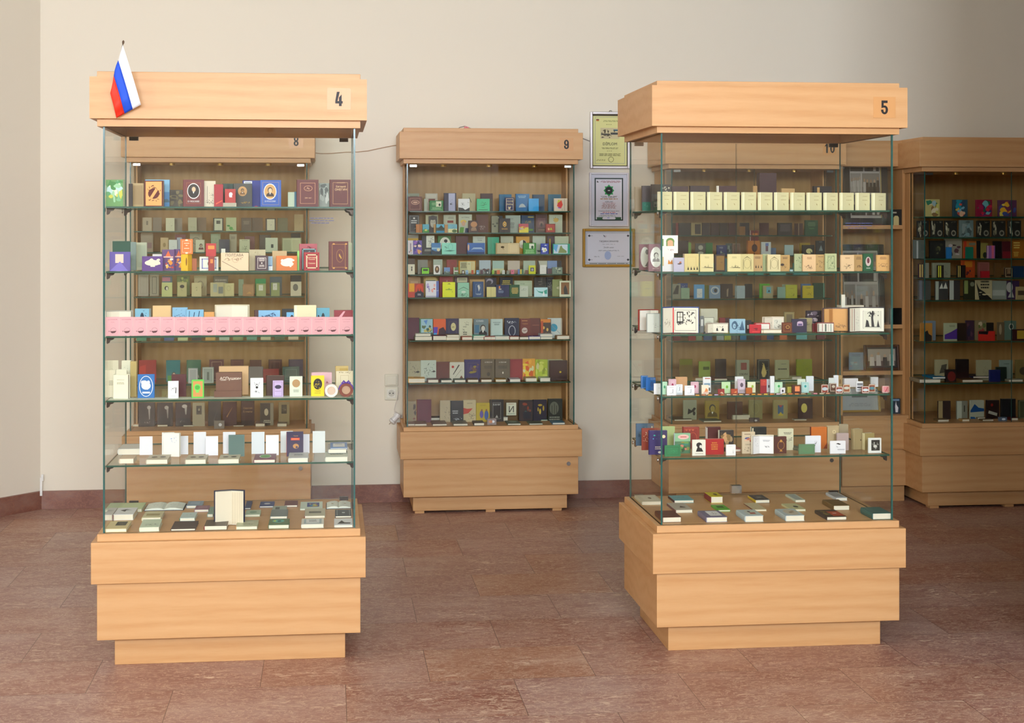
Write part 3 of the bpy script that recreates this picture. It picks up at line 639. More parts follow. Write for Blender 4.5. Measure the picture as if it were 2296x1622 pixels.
shelf_items(4, S4[4], Y4, YB4, P4[4], '''
c 313 342 979 26 e4e4ea|white card standing, leftmost|
c 363 391 970 24 ecebe6|white card behind the one with blue scribble|
b 366 404 972.6 20 eeece2 T16 r-10|white book with blue scribble|s 6a8ac8 .4 .55 .85 .85 12;s c8ccd0 .1 .1 .3 .3 4
c 404 422 978 26 e2e2e6|white card right of the blue scribble book|
c 434 462 969 26 e6e6ea|white card, tall, left of centre|
c 461 489 978.5 22 e8e8ee|white card, short, left of the slate panel|
c 500 528 969 26 e6e6ea|white card behind the slate panel|
b 513 548 976 18 5f7a74 T10|slate green plain panel-cover book|r 54706a .04 .03 .96 .97
c 564 593 969 24 e0e6ea|white card, tall, right of the slate panel|
c 596 625 976 20 e9e9ec|white card behind the maroon flat book|
c 629 657 967 26 e4e8e6|white card left of the navy book|
b 643 680 969 16 2c2448 T12 Sa01f2a|tall navy book with red label and gold profile|r cf4428 .25 .66 .78 .76;t d8a050 .55 .84 .035 Пушкин;r e8a060 .3 .7 .73 .72;o c08a50 .55 .42 .18 .1;o 2c2448 .6 .38 .07 .04
c 679 694 974 24 dfe0ea|white card right of the navy book|
c 701 729 967 24 dfe4e2|white card, tall, rightmost|
f 265 316 1020 1007 996 d8d8d0|white flat book at the far left, upper of stack|
f 268 300 1040 1029 1020 d9c3a8|tan flat book at the far left, lower of stack|
f 328 376 1041 1031 1020 c8c0a8|cream flat book with eye motif, left|o 5a5448 .3 .5 .14 .12;o 5a5448 .7 .5 .14 .12
f 416 462 1041 1031 1020 c8c2a8|cream flat book with eye motif, middle|o 5a5448 .3 .5 .14 .12;o 5a5448 .7 .5 .14 .12
f 490 536 1041 1031 1020 ccc8b0|cream flat book with eye motif, right|o 5a5448 .3 .5 .14 .12;o 5a5448 .7 .5 .14 .12
f 569 617 1039 1031 1018 6a1f34|maroon flat book with green oval|o c8d8c0 .5 .55 .28 .3;o 5aa040 .5 .55 .24 .25
f 647 691 1039 1029 1015 cfd4d4|white flat book with thick page block|l 6a7a80 .5 .6 .5 2 .06
f 730 780 1037 1026 1012 c3ccbc|pale green flat book under the right pile|l 5a7060 .5 .5 .7 2 .06
f 736 777 1025 1016 1004 a4a6a0 s9 Y19|grey flat book on the right pile|l 5a5a58 .5 .5 .7 2 .06
f 741 779 1016 1012 996 6f9ad0 s10 Y30|blue and white flat book topping the right pile|r e4e8ea .15 .2 .85 .8;l 8a9aa0 .5 .6 .5 1 .08
''')
ZF4 = .467
shelf_items(4, ZF4, Y4, YB4, P4[5], '''
f 236 266 1149 1143 1128 b4c4a0|green flat book at the far left back|
f 262 318 1149 1142 1128 bccb98 T9|pale green wide flat book, back left|
f 233 252 1167 1155 1139 c6c6c0 S7a2a34|small white flat book in the left corner|s 3a3a3a .2 .5 .8 .8 8
f 254 299 1167 1154 1139 dadcdc S7a2a34|white flat book with bird drawing|p 3a3a3a .2 .6 .5 .75 .85 .55 .52 .66 .48 .4;s 4a4a4a .3 .3 .8 .8 8
f 236 284 1194 1186 1169 cfc08a|tan flat book with dark photograph|r 3c382a .35 .4 .85 .9;s a09468 .4 .45 .8 .85 12
F 322 412 1146 1140 1126 23283a|open book lying flat with small sketches|s 7a8a80 .15 .35 .85 .75 10
f 318 361 1169 1161 1147 cfc79a|tan-green flat book with print|r a89a68 .15 .3 .85 .6
f 313 357 1193 1183 1161 c6d6bc r2|pale green flat book with lifted cover|s 4a5a50 .1 .2 .9 .45 18
f 418 453 1140 1134 1124 8496a4|grey-blue flat book|r 9aaab8 .2 .25 .8 .8
f 436 468 1149 1142.6 1134 8a6474|mauve flat book|r a07c88 .2 .15 .85 .85
f 403 437 1169 1162 1149.5 c6d6d0 S2a7a50|white flat book with green spine|s 5a6a70 .3 .4 .8 .8 10
f 383 438 1192 1187 1169 4a3a36|dark brown plain flat book|
f 458 509 1190 1180 1166 554636 S8a2420|brown flat book with red headband|f 8a7a50 .06 .012;s 7a6a50 .4 .3 .7 .8 10
f 465 478 1160 1153 1133 8fa89a|pale green flat book hidden by the standing open book|
o 479 549 1101 8 26283c <56 T16|open book with blank first page standing on the floor|r e2d8c2 0 0 1 1//r dfd2b8 .02 .02 .98 .98;r a89878 .1 .03 .115 .97;r a89878 .3 .03 .312 .97;r b8a888 .5 .03 .51 .97;r a89878 .7 .03 .71 .97;r b8a888 .85 .03 .86 .97
f 549 562 1143 1139 1124 33456e|navy flat book peeking behind the open book|
f 550 583 1159 1154 1144 b9ccb4|pale green flat book with emblem|o 8aa890 .5 .5 .25 .25
f 529 577 1189 1182 1167 bcbf9e Sd39a50|sage flat book with orange pages|s 4a4030 .15 .25 .85 .45 16;r d0d0b8 .2 .62 .8 .72
f 582 614 1139 1135 1125 37487a|navy flat book with silver badge|o c8ccd4 .5 .5 .22 .16
f 638 667 1138 1133 1123 6d3c3c|maroon flat book|r 8a5a50 .4 .6 .55 .7
f 610 642 1150 1146 1135 a4b0a0|grey-green flat book with photograph|r 4a504a .2 .3 .5 .75
f 606 644 1164 1158 1143 7f8a86|blue-grey flat book with bent cover|
f 602 648 1188 1179 1164 5f7850|moss green flat book with turquoise oval|o 5fb0a0 .45 .62 .3 .24;o 1f4a40 .5 .6 .1 .12;o b8c84a .28 .62 .07 .12
f 683 729 1162 1157 1140 c0bca0 S8a2430|beige flat book with grey drawing|r 6a6858 .2 .35 .8 .6
f 676 726 1186.5 1178 1163 d9d8cc|white flat book with blue title panel|r a8b8b8 .1 .1 .9 .9;r dcdeda .2 .2 .8 .85;l 4a5a60 .5 .65 .4 3 .06
f 673 723 1144 1141 1124 cfdccb|pale flat book with bright colour print|r 4a5a90 .3 .25 .85 .85;m .32 .3 .82 .8 9 e0c838 3a9ab0 8a5a80 c8c850
F 731 788 1142 1136 1123 2c3238|white open book lying flat, back right|r b09a60 .4 .4 .6 .5
f 752 788 1162 1157 1143 33403f|dark slate flat book with white frame|f b9c8c0 .1 .02;r c8d0cc .42 .42 .6 .56
f 750 791 1186 1181 1163 dcdedc|white flat book with mountain drawing|p 3a3a36 .15 .2 .4 .7 .55 .4 .9 .35 .85 .2;s 3a3a36 .2 .2 .6 .6 10
''')
# rolls at the right end of the fourth shelf
def roll(px, py, rpx, Y, name, lab, body, inner, ribbon=None):
    X, Z = at(px, py, Y); r_ = rpx*Y/F; Z = S4[3]+r_
    r = empty(name, (X, Y, Z-r_)); mb = MB(); n = 28; L = .03
    for q in range(n):
        a, b = 2*pi*q/n, 2*pi*(q+1)/n; ri = r_*.62
        for (ra, rb, ya, yb) in ((r_, r_, 0, L), (ri, ri, 0, L)):
            mb.face([(ra*cos(a), ya, ra*sin(a)+r_), (ra*cos(b), ya, ra*sin(b)+r_), (rb*cos(b), yb, rb*sin(b)+r_), (rb*cos(a), yb, rb*sin(a)+r_)], 0)
        for y in (0, L): mb.face([(ri*cos(a), y, ri*sin(a)+r_), (r_*cos(a), y, r_*sin(a)+r_), (r_*cos(b), y, r_*sin(b)+r_), (ri*cos(b), y, ri*sin(b)+r_)], 0)
    mb.build('tube', [mat(body)], r)
    mb = MB(); mb.tube([(0, .004, r_), (0, L-.004, r_)], r_*.61, seg=24); mb.build('core', [mat(inner)], r)
    if ribbon:
        mb = MB(); mb.tube([(r_*1.04*cos(a), .002, r_*1.04*sin(a)+r_) for a in [pi*(.02+.96*k/14) for k in range(15)]], .0028, seg=6)
        for s in (-1, 1): mb.tube([(0, -.002, 2*r_+.001), (s*.009, -.004, 2*r_+.008), (s*.016, -.004, 2*r_+.002), (s*.004, -.002, 2*r_)], [.0015, .004, .003, .0015], seg=6)
        mb.build('ribbon', [mat(ribbon, .3)], r)
    note(r, lab, P4[3], px, 'scroll')
roll(743, 880, 14.5, Y4+.035, 'paper_roll', 'white rolled paper scroll seen end-on', 'e9dcd4', 'd2b9a4')
roll(776, 874, 15.5, Y4+.035, 'paper_roll', 'round reddish scroll tied with a purple ribbon', '7a3a2a', 'b89478', '6a4ab0')
lin_ = MB(); hw4 = (X4[1]-X4[0])/2-.012; zl = .0006
n_ = 46
for k in range(n_): lin_.face([(-hw4+2*hw4*k/n_, .016+.003*sin(k*1.7), zl), (-hw4+2*hw4*(k+1)/n_, .016+.003*sin((k+1)*1.7), zl), (-hw4+2*hw4*(k+1)/n_, .1, zl), (-hw4+2*hw4*k/n_, .1, zl)], 0)
lo = lin_.build('shelf_liner', [mat('cfd8c8', .6)], None, ((X4[0]+X4[1])/2, Y4, S4[3])); tag(lo, 'pale green-white paper strip lining the front of the fourth shelf of case 4', 'paper strip')
def wp(n, s=''): return ['top shelf', 'second shelf', 'third shelf', 'fourth shelf', 'fifth shelf', 'sixth shelf', 'seventh shelf', 'floor'][n]+' of '+s
YB = YW-.045
shelf_items(9, Z9[0], Y9, YB, wp(0, 'case 9'), '''
b 914 940 434 17 8f9680|grey-green book behind the maroon one|r 5f6650 .2 .8 .9 .86
b 915 946 441 6 5c201c|maroon book with square gold frame and cloud|f c79a86 .12 .02;o d2a890 .52 .6 .3 .16;o 5c201c .52 .6 .25 .12;o d2a890 .52 .6 .18 .06
b 954 981 434 17 b8b4a2|cream book with dark red rectangle|r 6a3028 .25 .5 .8 .7;r c8c4b4 .1 .75 .9 .95
b 951 957 446 12 b9c2ac|slim white book|
b 964 994 450 6 1f7a38|green book with white quarter picture|r e4e6cc .45 .42 .85 .93;o 2f3a30 .72 .6 .08 .12;l 9fd09a .35 .75 .45 3 .05;l 9fd09a .5 .3 .8 3 .05
b 996 1023 433 15 1c1c40|navy book with lavender flower panel|r b9bedc .36 .02 .9 .98;s 3a3a4a .45 .15 .8 .7 10;o 2a2a3a .55 .4 .08 .03
b 1037 1066 434 17 b9ae84|khaki-cream book with bird sketch|p 4a4a3a .5 .75 .55 .77 .7 .5 .66 .5
b 1028 1053 446 6 e4e8e8|white book with black and white port drawing|s k .2 .3 .6 .8 18;p 22282a 0 .3 .4 .25 .6 .1 1 .3 1 0 0 0;s k .8 .5 .98 .95 10
b 1078 1105 434 17 43201c|dark maroon book|
b 1070 1098 446 6 45c48c|mint green book with leaping line drawing|s 1f6a4a .2 .5 .85 .8 10;p 1a5a40 .2 .5 .5 .45 .85 .6 .5 .5;r 1a5a40 .12 .1 .85 .14;r 2a8a60 .35 .3 .6 .33
b 1120 1147 436 16 17628a|teal-blue embossed book, left of two|f 2f7aa0 .1 .02;s 125070 .2 .2 .8 .8 16
b 1133 1153 443 6 2a2456|indigo book with cream ornamental frame|f e4d4a4 .1 .04;t e4d4a4 .5 .72 .12 ПОЛЯ;t e4d4a4 .5 .5 .12 ЛИРЫ;m .3 .12 .7 .38 6 e4d4a4
b 1157 1187 435 14 1f6ea8|blue book with silver dome|p b9c4c4 .2 .22 .3 .38 .45 .45 .6 .4 .75 .24;l a8d0e0 .45 .85 .6 2 .04
b 1186 1208 445.5 6 0f9ae0|bright sky-blue small book|l 1a80c0 .5 .85 .5 1 .03
b 1195 1221 436.5 15 103a5c T24|dark blue book showing its pages|
b 1230 1258 436 16 145c78|teal-blue embossed book, right of two|s 0f4a60 .2 .2 .8 .9 18
b 1243 1272 445 6 dcccb4|cream book with bright abstract shape|p e0483a .2 .4 .3 .8 .55 .85 .65 .5 .5 .2;p d8d040 .2 .6 .3 .9 .5 .8;p a050c0 .2 .3 .4 .2 .5 .3;r 5a5048 .76 .05 .78 .95;r 5a5048 .6 .05 .615 .2
''')
shelf_items(9, Z9[1], Y9, YB, wp(1, 'case 9'), '''
b 917 940 482.6 14 221f1e|black book with white corner frame|f b8b8b4 .08 .02;l d8d8d4 .5 .65 .6 2 .06;o d8d8d4 .5 .82 .1 .05;s b8b8b4 .4 .1 .9 .35 10
b 933 946 503 6 b5702c T10|small ochre book stack edge|r 8a4a1c .6 0 .7 1
b 948 962 503 6 4fa0b4|tiny landscape cover, first of three|p 3f8a3a 0 .0 0 .3 .4 .5 .7 .3 1 .4 1 0;r d8d070 .3 .2 .7 .4
b 955 982 482 15 b9b890|cream-green book behind the tilted portrait|
c 961 980 485 11 2c2620|tilted black and white face photograph|o b8b4a0 .52 .6 .32 .3;o 2c2620 .5 .9 .4 .14;o 5a5448 .4 .65 .05 .03;o 5a5448 .65 .65 .05 .03
b 973 978 503 8 b58a4a T8|slim ochre book|
b 978 997 503 6 3a4a3a|tiny landscape cover with cyan bands, second of three|r 5fb0cc .02 .6 .95 1;r 1f86b0 0 .0 .95 .22;p 26322a .0 .3 .6 .9 1 .4
b 995 1022 482 15 b2b49a|grey-cream book with dark red rectangle|r 8a2f24 .3 .55 .8 .68;l 7a7a68 .6 .85 .5 2 .03
b 997 1005 504 7 c08a4c T9|small ochre book, centre left|
b 1005 1025 503 6 6fb0c0|tiny landscape with bare tree, third of three|r d8d8a0 0 0 1 .45;o 4a6a3a .7 .2 .28 .18;s 5a3a2a .3 .4 .8 .95 12
b 1029 1058 481 12 b7bda4|cream book with man in yellow hat|t 2a2620 .5 .83 .06 НА ПЛЯЖЕ;o d8b83a .35 .6 .22 .1;o c8a080 .35 .5 .16 .14;p 5a9a30 .02 0 .1 .3 .4 .3 .35 0;p 2a3a5a .45 0 .5 .25 .8 .25 .85 0
b 1051 1072 494.7 6 3a1d16|dark brown book with bronze medal|o b8865a .55 .68 .35 .24;l d8b08a .55 .36 .6 3 .05
b 1068 1095 481.4 13 5a2c16|brown book with silver signature|s c8b8b0 .1 .15 .85 .4 16
b 1102 1127 484 12 1c1a18|black book with grey sculpted face|p 8a8a70 0 0 .65 0 .68 .9 .5 1 0 .98;o 5a5a48 .15 .5 .1 .05;o 5a5a48 .5 .55 .1 .05;o 4a4a3a .3 .38 .1 .05
b 1119 1144 490 6 2e211c|dark brown book with gold hexagon emblem|p d8a850 .5 .82 .66 .68 .66 .5 .5 .38 .34 .5 .34 .68;o 3a2a1c .5 .58 .09 .1;o f0d090 .5 .58 .05 .06;l c89a50 .5 .28 .6 2 .03
b 1134 1167 483 14 a3ad9c T20|pale grey-green book with black heading|t 2a2a26 .4 .8 .05 Слово;l 5a6058 .4 .55 .4 6 .03
b 1164 1185 502 6 b84a50|small book with yellow and violet figures|r d8c83a 0 0 1 .6;m 0 .02 .95 .7 8 8a7ab8 e8d83a d8d0c0 c0682a;r b03a48 0 .75 1 1
b 1169 1198 483 14 103050 T22|dark blue book with yellow grass strokes|r d0b830 .5 .88 .95 .92;s c0a820 .1 .4 .9 .75 12;r 5a8a2a .1 .1 .9 .22
b 1201 1227 481 14 4e3028|brown book with cloaked figure|r 6a4848 .15 .28 .85 .8;o 8a6a60 .5 .5 .2 .12;o 2a1c1c .5 .42 .1 .1;t c8a080 .5 .15 .07 СТИХИ
b 1224 1245 502 6 a83222|small scarlet book with green tree|p b8c820 .4 .3 .55 .6 .7 .3;o e8b080 .3 .4 .1 .15;f 6a1810 .0 .06
b 1232 1261 481.7 12 b8bea2 T20|pale book with floral wreath drawing|s 5a5a3a .15 .5 .8 .95 22;o c8a858 .5 .7 .2 .12
''')
shelf_items(9, Z9[2], Y9, YB, wp(2, 'case 9'), '''
b 913 938 526.5 15 8f8a7c|grey book with yellow band|r b89218 0 .55 1 .82
b 913 926 539.4 6 d8d2d4|small white book with tree stem|r 8a7a8a .5 .2 .7 .8;m .3 .0 .9 .4 5 b8926a 5a4a6a
b 926 946 539.4 6 5a4a9a|purple night street cover|m 0 0 1 1 15 2a2460 8a5ab0 d8a060 3a3a8a e8d0c0
b 946 974 528.5 13 262422|black and white book with engraved portrait|r dfe2d0 .35 .35 1 1;s k .5 .4 .95 .95 26;l c8c8b8 .5 .22 .6 2 .03
b 968 988 545 6 3a78b0|small blue sky cover with dog|r 8ab8d0 0 .45 1 .6;p 2a3a4a 0 0 0 .4 .5 .25 1 .35 1 0;o d8d0a8 .75 .4 .18 .14
b 982 1011 529 14 2f6a1c|green book with white oval and black silhouette|o e0e0cc .55 .55 .42 .38;o k .6 .72 .14 .09;p k .5 .5 .62 .66 .75 .5
b 991 1023 545 5.5 8ad8c0 T8|aqua postcard-like book with shore sketch|s 2f6a5a .1 .4 .5 .8 12;p 3f7a6a .1 .3 .5 .36 .95 .34 .6 .24;g 5a9a8a .6 .65 .16 .3 .015
b 1022 1050 529 14 4a1418|dark maroon book|s 5e2022 .2 .1 .8 .5 8
b 1061 1088 530 15 bdc4b2|grey-white book with dark heading|t 3a3a34 .55 .88 .04 Избранные;t 2a2a26 .55 .78 .06 Песни
b 1048 1087 545 5.5 1c5aa4 T8|blue wide book with pale scroll frame|p 9ab4d0 .2 .35 .35 .6 .8 .6 .95 .35 .8 .45 .35 .45;r 16386a 0 0 1 .2;o d8b090 .06 .6 .05 .3
b 1094 1119 532 13 3aa078|sea-green book with navy spine|t 2a6a58 .5 .6 .1 11
b 1123 1151 529.5 15 b9b99c|khaki-cream book with two running figures|p k .5 .55 .56 .58 .64 .48 .6 .48;p k .75 .58 .8 .7 .84 .55
b 1158 1187 530.6 14 cf9424|orange-yellow book with split circle|o e4dcc4 .5 .55 .3 .25;p 26221c .5 .3 .5 .8 .68 .75 .8 .55 .68 .35;r b9860a .0 .0 1 .1
o 1112 1166 545 5 c0aa7c <52 Sdcc9a0|open beige album with a tree drawing|s 6a5a40 .35 .35 .75 .75 12;o 5a4a30 .5 .65 .16 .1//f b8a070 .08 .02
b 1174 1202 545 6 3f8a30|green book with white quarter picture|r e0e4d0 .45 .5 .85 .93;o 2f5a30 .7 .62 .1 .14;l a8d89a .5 .35 .8 4 .05
b 1195 1223 529 15 b4bca8|pale grey book with tower line drawing|p 4a4a44 .65 .15 .69 .15 .78 .85;p 5a5a54 .3 .2 .9 .2 .8 .1 .4 .1
b 1213 1230 546.4 6 3346a8|small blue book with white daisy|m .05 .08 .95 .65 12 eef0ee;o b8c030 .55 .38 .1 .08;p dfe4f0 .4 .8 .6 .9 .8 .8
b 1228 1244 529.5 14 40202e|purple book with yellow pages|r b8a010 .25 0 .4 .85
b 1245 1275 530 12 b9c0a0|pale sage book, rightmost|l 7a8068 .5 .55 .4 4 .025
b 1240 1278 547 5.5 27a080 T9|teal-edged book with castle landscape|r cfe0ea .04 .06 .86 .94;p 8a9a60 .3 .1 .42 .75 .5 .85 .56 .6 .8 .3 .8 .1;p 6ab0e0 .04 .5 .2 .2 .3 .9 .04 .94
''')
shelf_items(9, Z9[3], Y9, YB, wp(3, 'case 9'), '''
b 915 930 580 15 4a3420|dark brown small book behind the figure card|
b 915 930 593 6 d2ceb4|small cream book with child figure|o 4a4438 .55 .7 .12 .08;p 3a342a .45 .35 .65 .35 .62 .6 .48 .6
b 937 959 583 15 7d7c6e|grey plain book|
b 945 963 600 6 1c1e14|lime panel in black border|r 7fd030 .06 .08 .94 .92;r 1c2a14 .2 .5 .8 .75
b 972 992 582 14 a8b4a0|pale grey-green tall book|l 7a8678 .6 .88 .5 1 .02
b 973 987 594.6 6 dfdfd8|small white book with oval portrait|o 5a4026 .5 .52 .35 .38;o c8a070 .5 .58 .14 .16
b 1002 1024 583 13 8a2418|brick red book with shield|g 5a140c .6 .72 .3 .18 .03
b 996 1009 600 6 6a8ab8|tiny book with city photograph|r 5a6a5a 0 0 1 .4;m 0 .2 1 .6 6 7a8a8a a8b8c8
b 1017 1028 599.5 7 5a7a48|tiny green book with flag stripes|r d8d8d4 0 .35 .9 .5;r 8a2a4a .0 .5 .9 .6;r c0c8b0 0 0 .2 1
o 1029 1067 585 12 d9962a <52 Sd2cfa4|open cream book with orange cover edge|l 5a5040 .5 .85 .8 8 .03//l 7a7050 .2 .8 .3 2 .03;r d8a020 .55 .05 .6 .95;r e0b040 .75 .05 .8 .95
B 1036 1041 606 5 3a342c|tiny dark booklet, first of the minis|o d8d8d0 .5 .5 .3 .3
B 1044 1050 606 5 8ab0cc|tiny blue booklet with figure|r 4a6a8a .3 .1 .7 .5
B 1057 1062 606 5 b04a1c|tiny rust booklet|
B 1068 1074 606 5 5f9ac0|tiny sky-blue booklet|r e0e0e0 .2 .2 .8 .4
b 1075 1100 584 14 aab8bc|pale grey photo book with building|r 8a9a98 0 .0 1 .35;m 0 0 1 .4 8 6a5048 8a8a80 5a4a50
B 1077 1083 606 5 4a2e38|tiny plum booklet|
B 1090 1096 606 5 34383a|tiny black booklet with white figure|r d8d8d4 .3 .2 .7 .6
b 1105 1130 585 14 a4c0b0|pale aqua book with landscape|r c8cc9a .0 .0 1 .4
B 1103 1108 606 5 8ab83c|tiny lime booklet|
B 1109 1113.5 607 6 6a5a20|tiny olive booklet|
B 1114 1121 606 5 c86a3a|tiny orange booklet|
B 1126 1132 606 5 c8ccc0|tiny white booklet|s 2a2a2a .3 .2 .7 .8 5
b 1139 1165.5 585 14 c2b4a0|pinkish-beige book|r b08a78 .0 .0 1 .3
B 1136 1142 607 5 8a8a78|tiny grey striped booklet|
B 1146 1152.5 605 5 d8748a|tiny pink booklet|o 5a2a3a .4 .6 .12 .15
B 1161 1165.5 604 5 5a78b0|tiny blue booklet in the striped row|
B 1166 1170 604 5 b8a83a|tiny yellow booklet in the striped row|
B 1170.5 1174 604 5 3a6a4a|tiny green booklet in the striped row|
b 1174 1200 585 14 a6b49c|pale green misty book|r b8b898 0 0 1 .3
B 1178 1184 606 5 6a4028|tiny brown booklet|
b 1186 1201 595.5 6 c8cc10 T9|small yellow book with grey photograph|r 4a4a50 .2 .3 .75 .75;o 9a9aa0 .5 .5 .15 .15
b 1206 1228 585 14 3a2822|dark book with cream top|p b9b8a0 .2 .6 1 .5 1 1 .05 1
b 1211 1225 594.6 6 d8d8ce|small white book with smile line|s a06a60 .25 .6 .75 .75 4;s 4a4a4a .3 .25 .7 .35 3
b 1228 1249 585 13 7890b8|blue-lilac book with evening sky|r 6a4a50 0 0 1 .4
b 1248 1259 585 14 241c1a|narrow black book|
b 1238.6 1261 599.5 6 6f8270|grey-green marbled wide book|m 0 0 1 1 9 8a9a80 a8b098 4a5a4e
''')
shelf_items(9, Z9[4], Y9, YB, wp(4, 'case 9'), '''
b 915 943 622 16 9a7850|tan translucent-looking book|r b09070 .2 .3 .8 .8
b 914 930 636 6 b8341c|scarlet book with orange forest|p e0a018 .2 .4 .95 .4 .95 1 .2 1;s 3a1410 .2 .1 .95 .6 10
b 930 950 636 6 a02a1c|red book with arched window and black towers|o cc3a18 .5 .6 .42 .36;p 1c1a30 .0 .0 .0 .3 .3 .45 .35 .7 .42 .45 .6 .45 .65 .7 .72 .45 1 .3 1 0;l d8d8e0 .5 .22 .4 2 .04
b 951 981 622 14 c0a868|gold-framed book with green picture|f b09048 .0 .1;r 4a5a48 .15 .15 .85 .85
b 955 984 630.6 6 dcdce4|white book with purple and red bird figures|r 5a6ab0 .8 0 1 1;m .02 .3 .4 .9 6 7a6ab0 b8a8d0;m .38 .3 .75 .9 6 d0604a e8a8a0;r 3a4a8a 0 .04 1 .07;t f0f0f4 .9 .4 .05 АРТ
b 986 1015 621 14 8a1c20|crimson book with small ship|p c89a9a .52 .75 .6 .75 .56 .85;l b04a48 .5 .9 .5 1 .02
b 993 1020.5 633 6 dce400|acid yellow book with green title|p 3a3a1a .35 .85 .5 .92 .68 .85 .5 .87;r 6a8a20 .22 .48 .75 .52;p 8ab030 .4 .53 .6 .53 .5 .62;s 8a9020 .15 .3 .85 .45 5
b 1020 1050 620 14 3c1226|plum book with cream label|r c2bd98 .16 .7 .92 .94;l 5a5a40 .54 .86 .6 2 .03
b 1026.6 1052 634.5 6 8ac4a4|mint book with parliament building drawing|p 3a5a4a .05 .5 .5 .68 .95 .5 .95 .53 .5 .72 .05 .53;s 2a4a3a .05 .0 .95 .3 22;o c8dcc8 .5 .36 .2 .08
b 1053.5 1090 627 15 b08850|tan wide book|r c09a60 .05 .3 .95 .95
b 1060.6 1084 632 6 1a4474|blue book with silver eagle|f a8b4bc .25 .015;p c8ccc8 .42 .75 .6 .8 .68 .6 .55 .35 .5 .55;l a8b8c8 .55 .2 .5 2 .03
b 1088 1113 623 14 2c2630|black-violet book with swirl|o 9a92a0 .4 .8 .3 .15;o 2c2630 .35 .75 .22 .1;s c8c0c8 .5 .3 .9 .5 6
b 1092 1112 644 6 cfc580|small plain yellowish book|
b 1121 1150 622 14 1f2024|black book with gold heading|l c8b040 .5 .78 .75 3 .05
b 1112 1144 639 6 131a4a|navy book with orange tower mark|r d8803a .2 .7 .3 .9;r c8c0b0 .2 .6 .38 .68;l 8a9ab8 .35 .5 .4 4 .03
b 1143 1165 639 5 1c4f24|deep green book with gold block title|l d8b860 .52 .7 .7 5 .055
b 1154 1193 630 14 b4bf9c|pale green album|f 7a8068 .06 .01;t 3a3a34 .45 .8 .05 ПОЭЗИЯ;r 8a9078 .02 .6 .75 .62
b 1165 1184 642 6 bcc4ae|small sage book with mountain line|s 4a504a .1 .55 .85 .8 10
b 1198 1224 622 14 2e2418|dark brown book|l 8a7a68 .5 .75 .4 1 .03;l 8a7a68 .5 .6 .2 1 .03
b 1225 1241 622 14 1c1a18|black book with white squiggle ornament|s c8c8c0 .2 .1 .9 .95 24
b 1198 1228 645 5.5 b8e0e4 T8|white and teal seascape book|p 2fa08a .1 .9 .3 .6 .6 .55 .95 .8 .95 .3 .6 .35 .3 .5;p e8f0f0 .6 .1 .7 .7 .8 .1
b 1239 1261 627 11 8a9258 T14|olive-green book with lily|o c0bc90 .6 .5 .2 .08;s 5a6038 .3 .3 .8 .8 8
b 1255 1280 630 6 d8dcbc T10|cream book framing a brown picture|r 8a6038 .12 .14 .86 .9;p 34302a .4 .14 .35 .5 .5 .75 .65 .5 .75 .14
''')
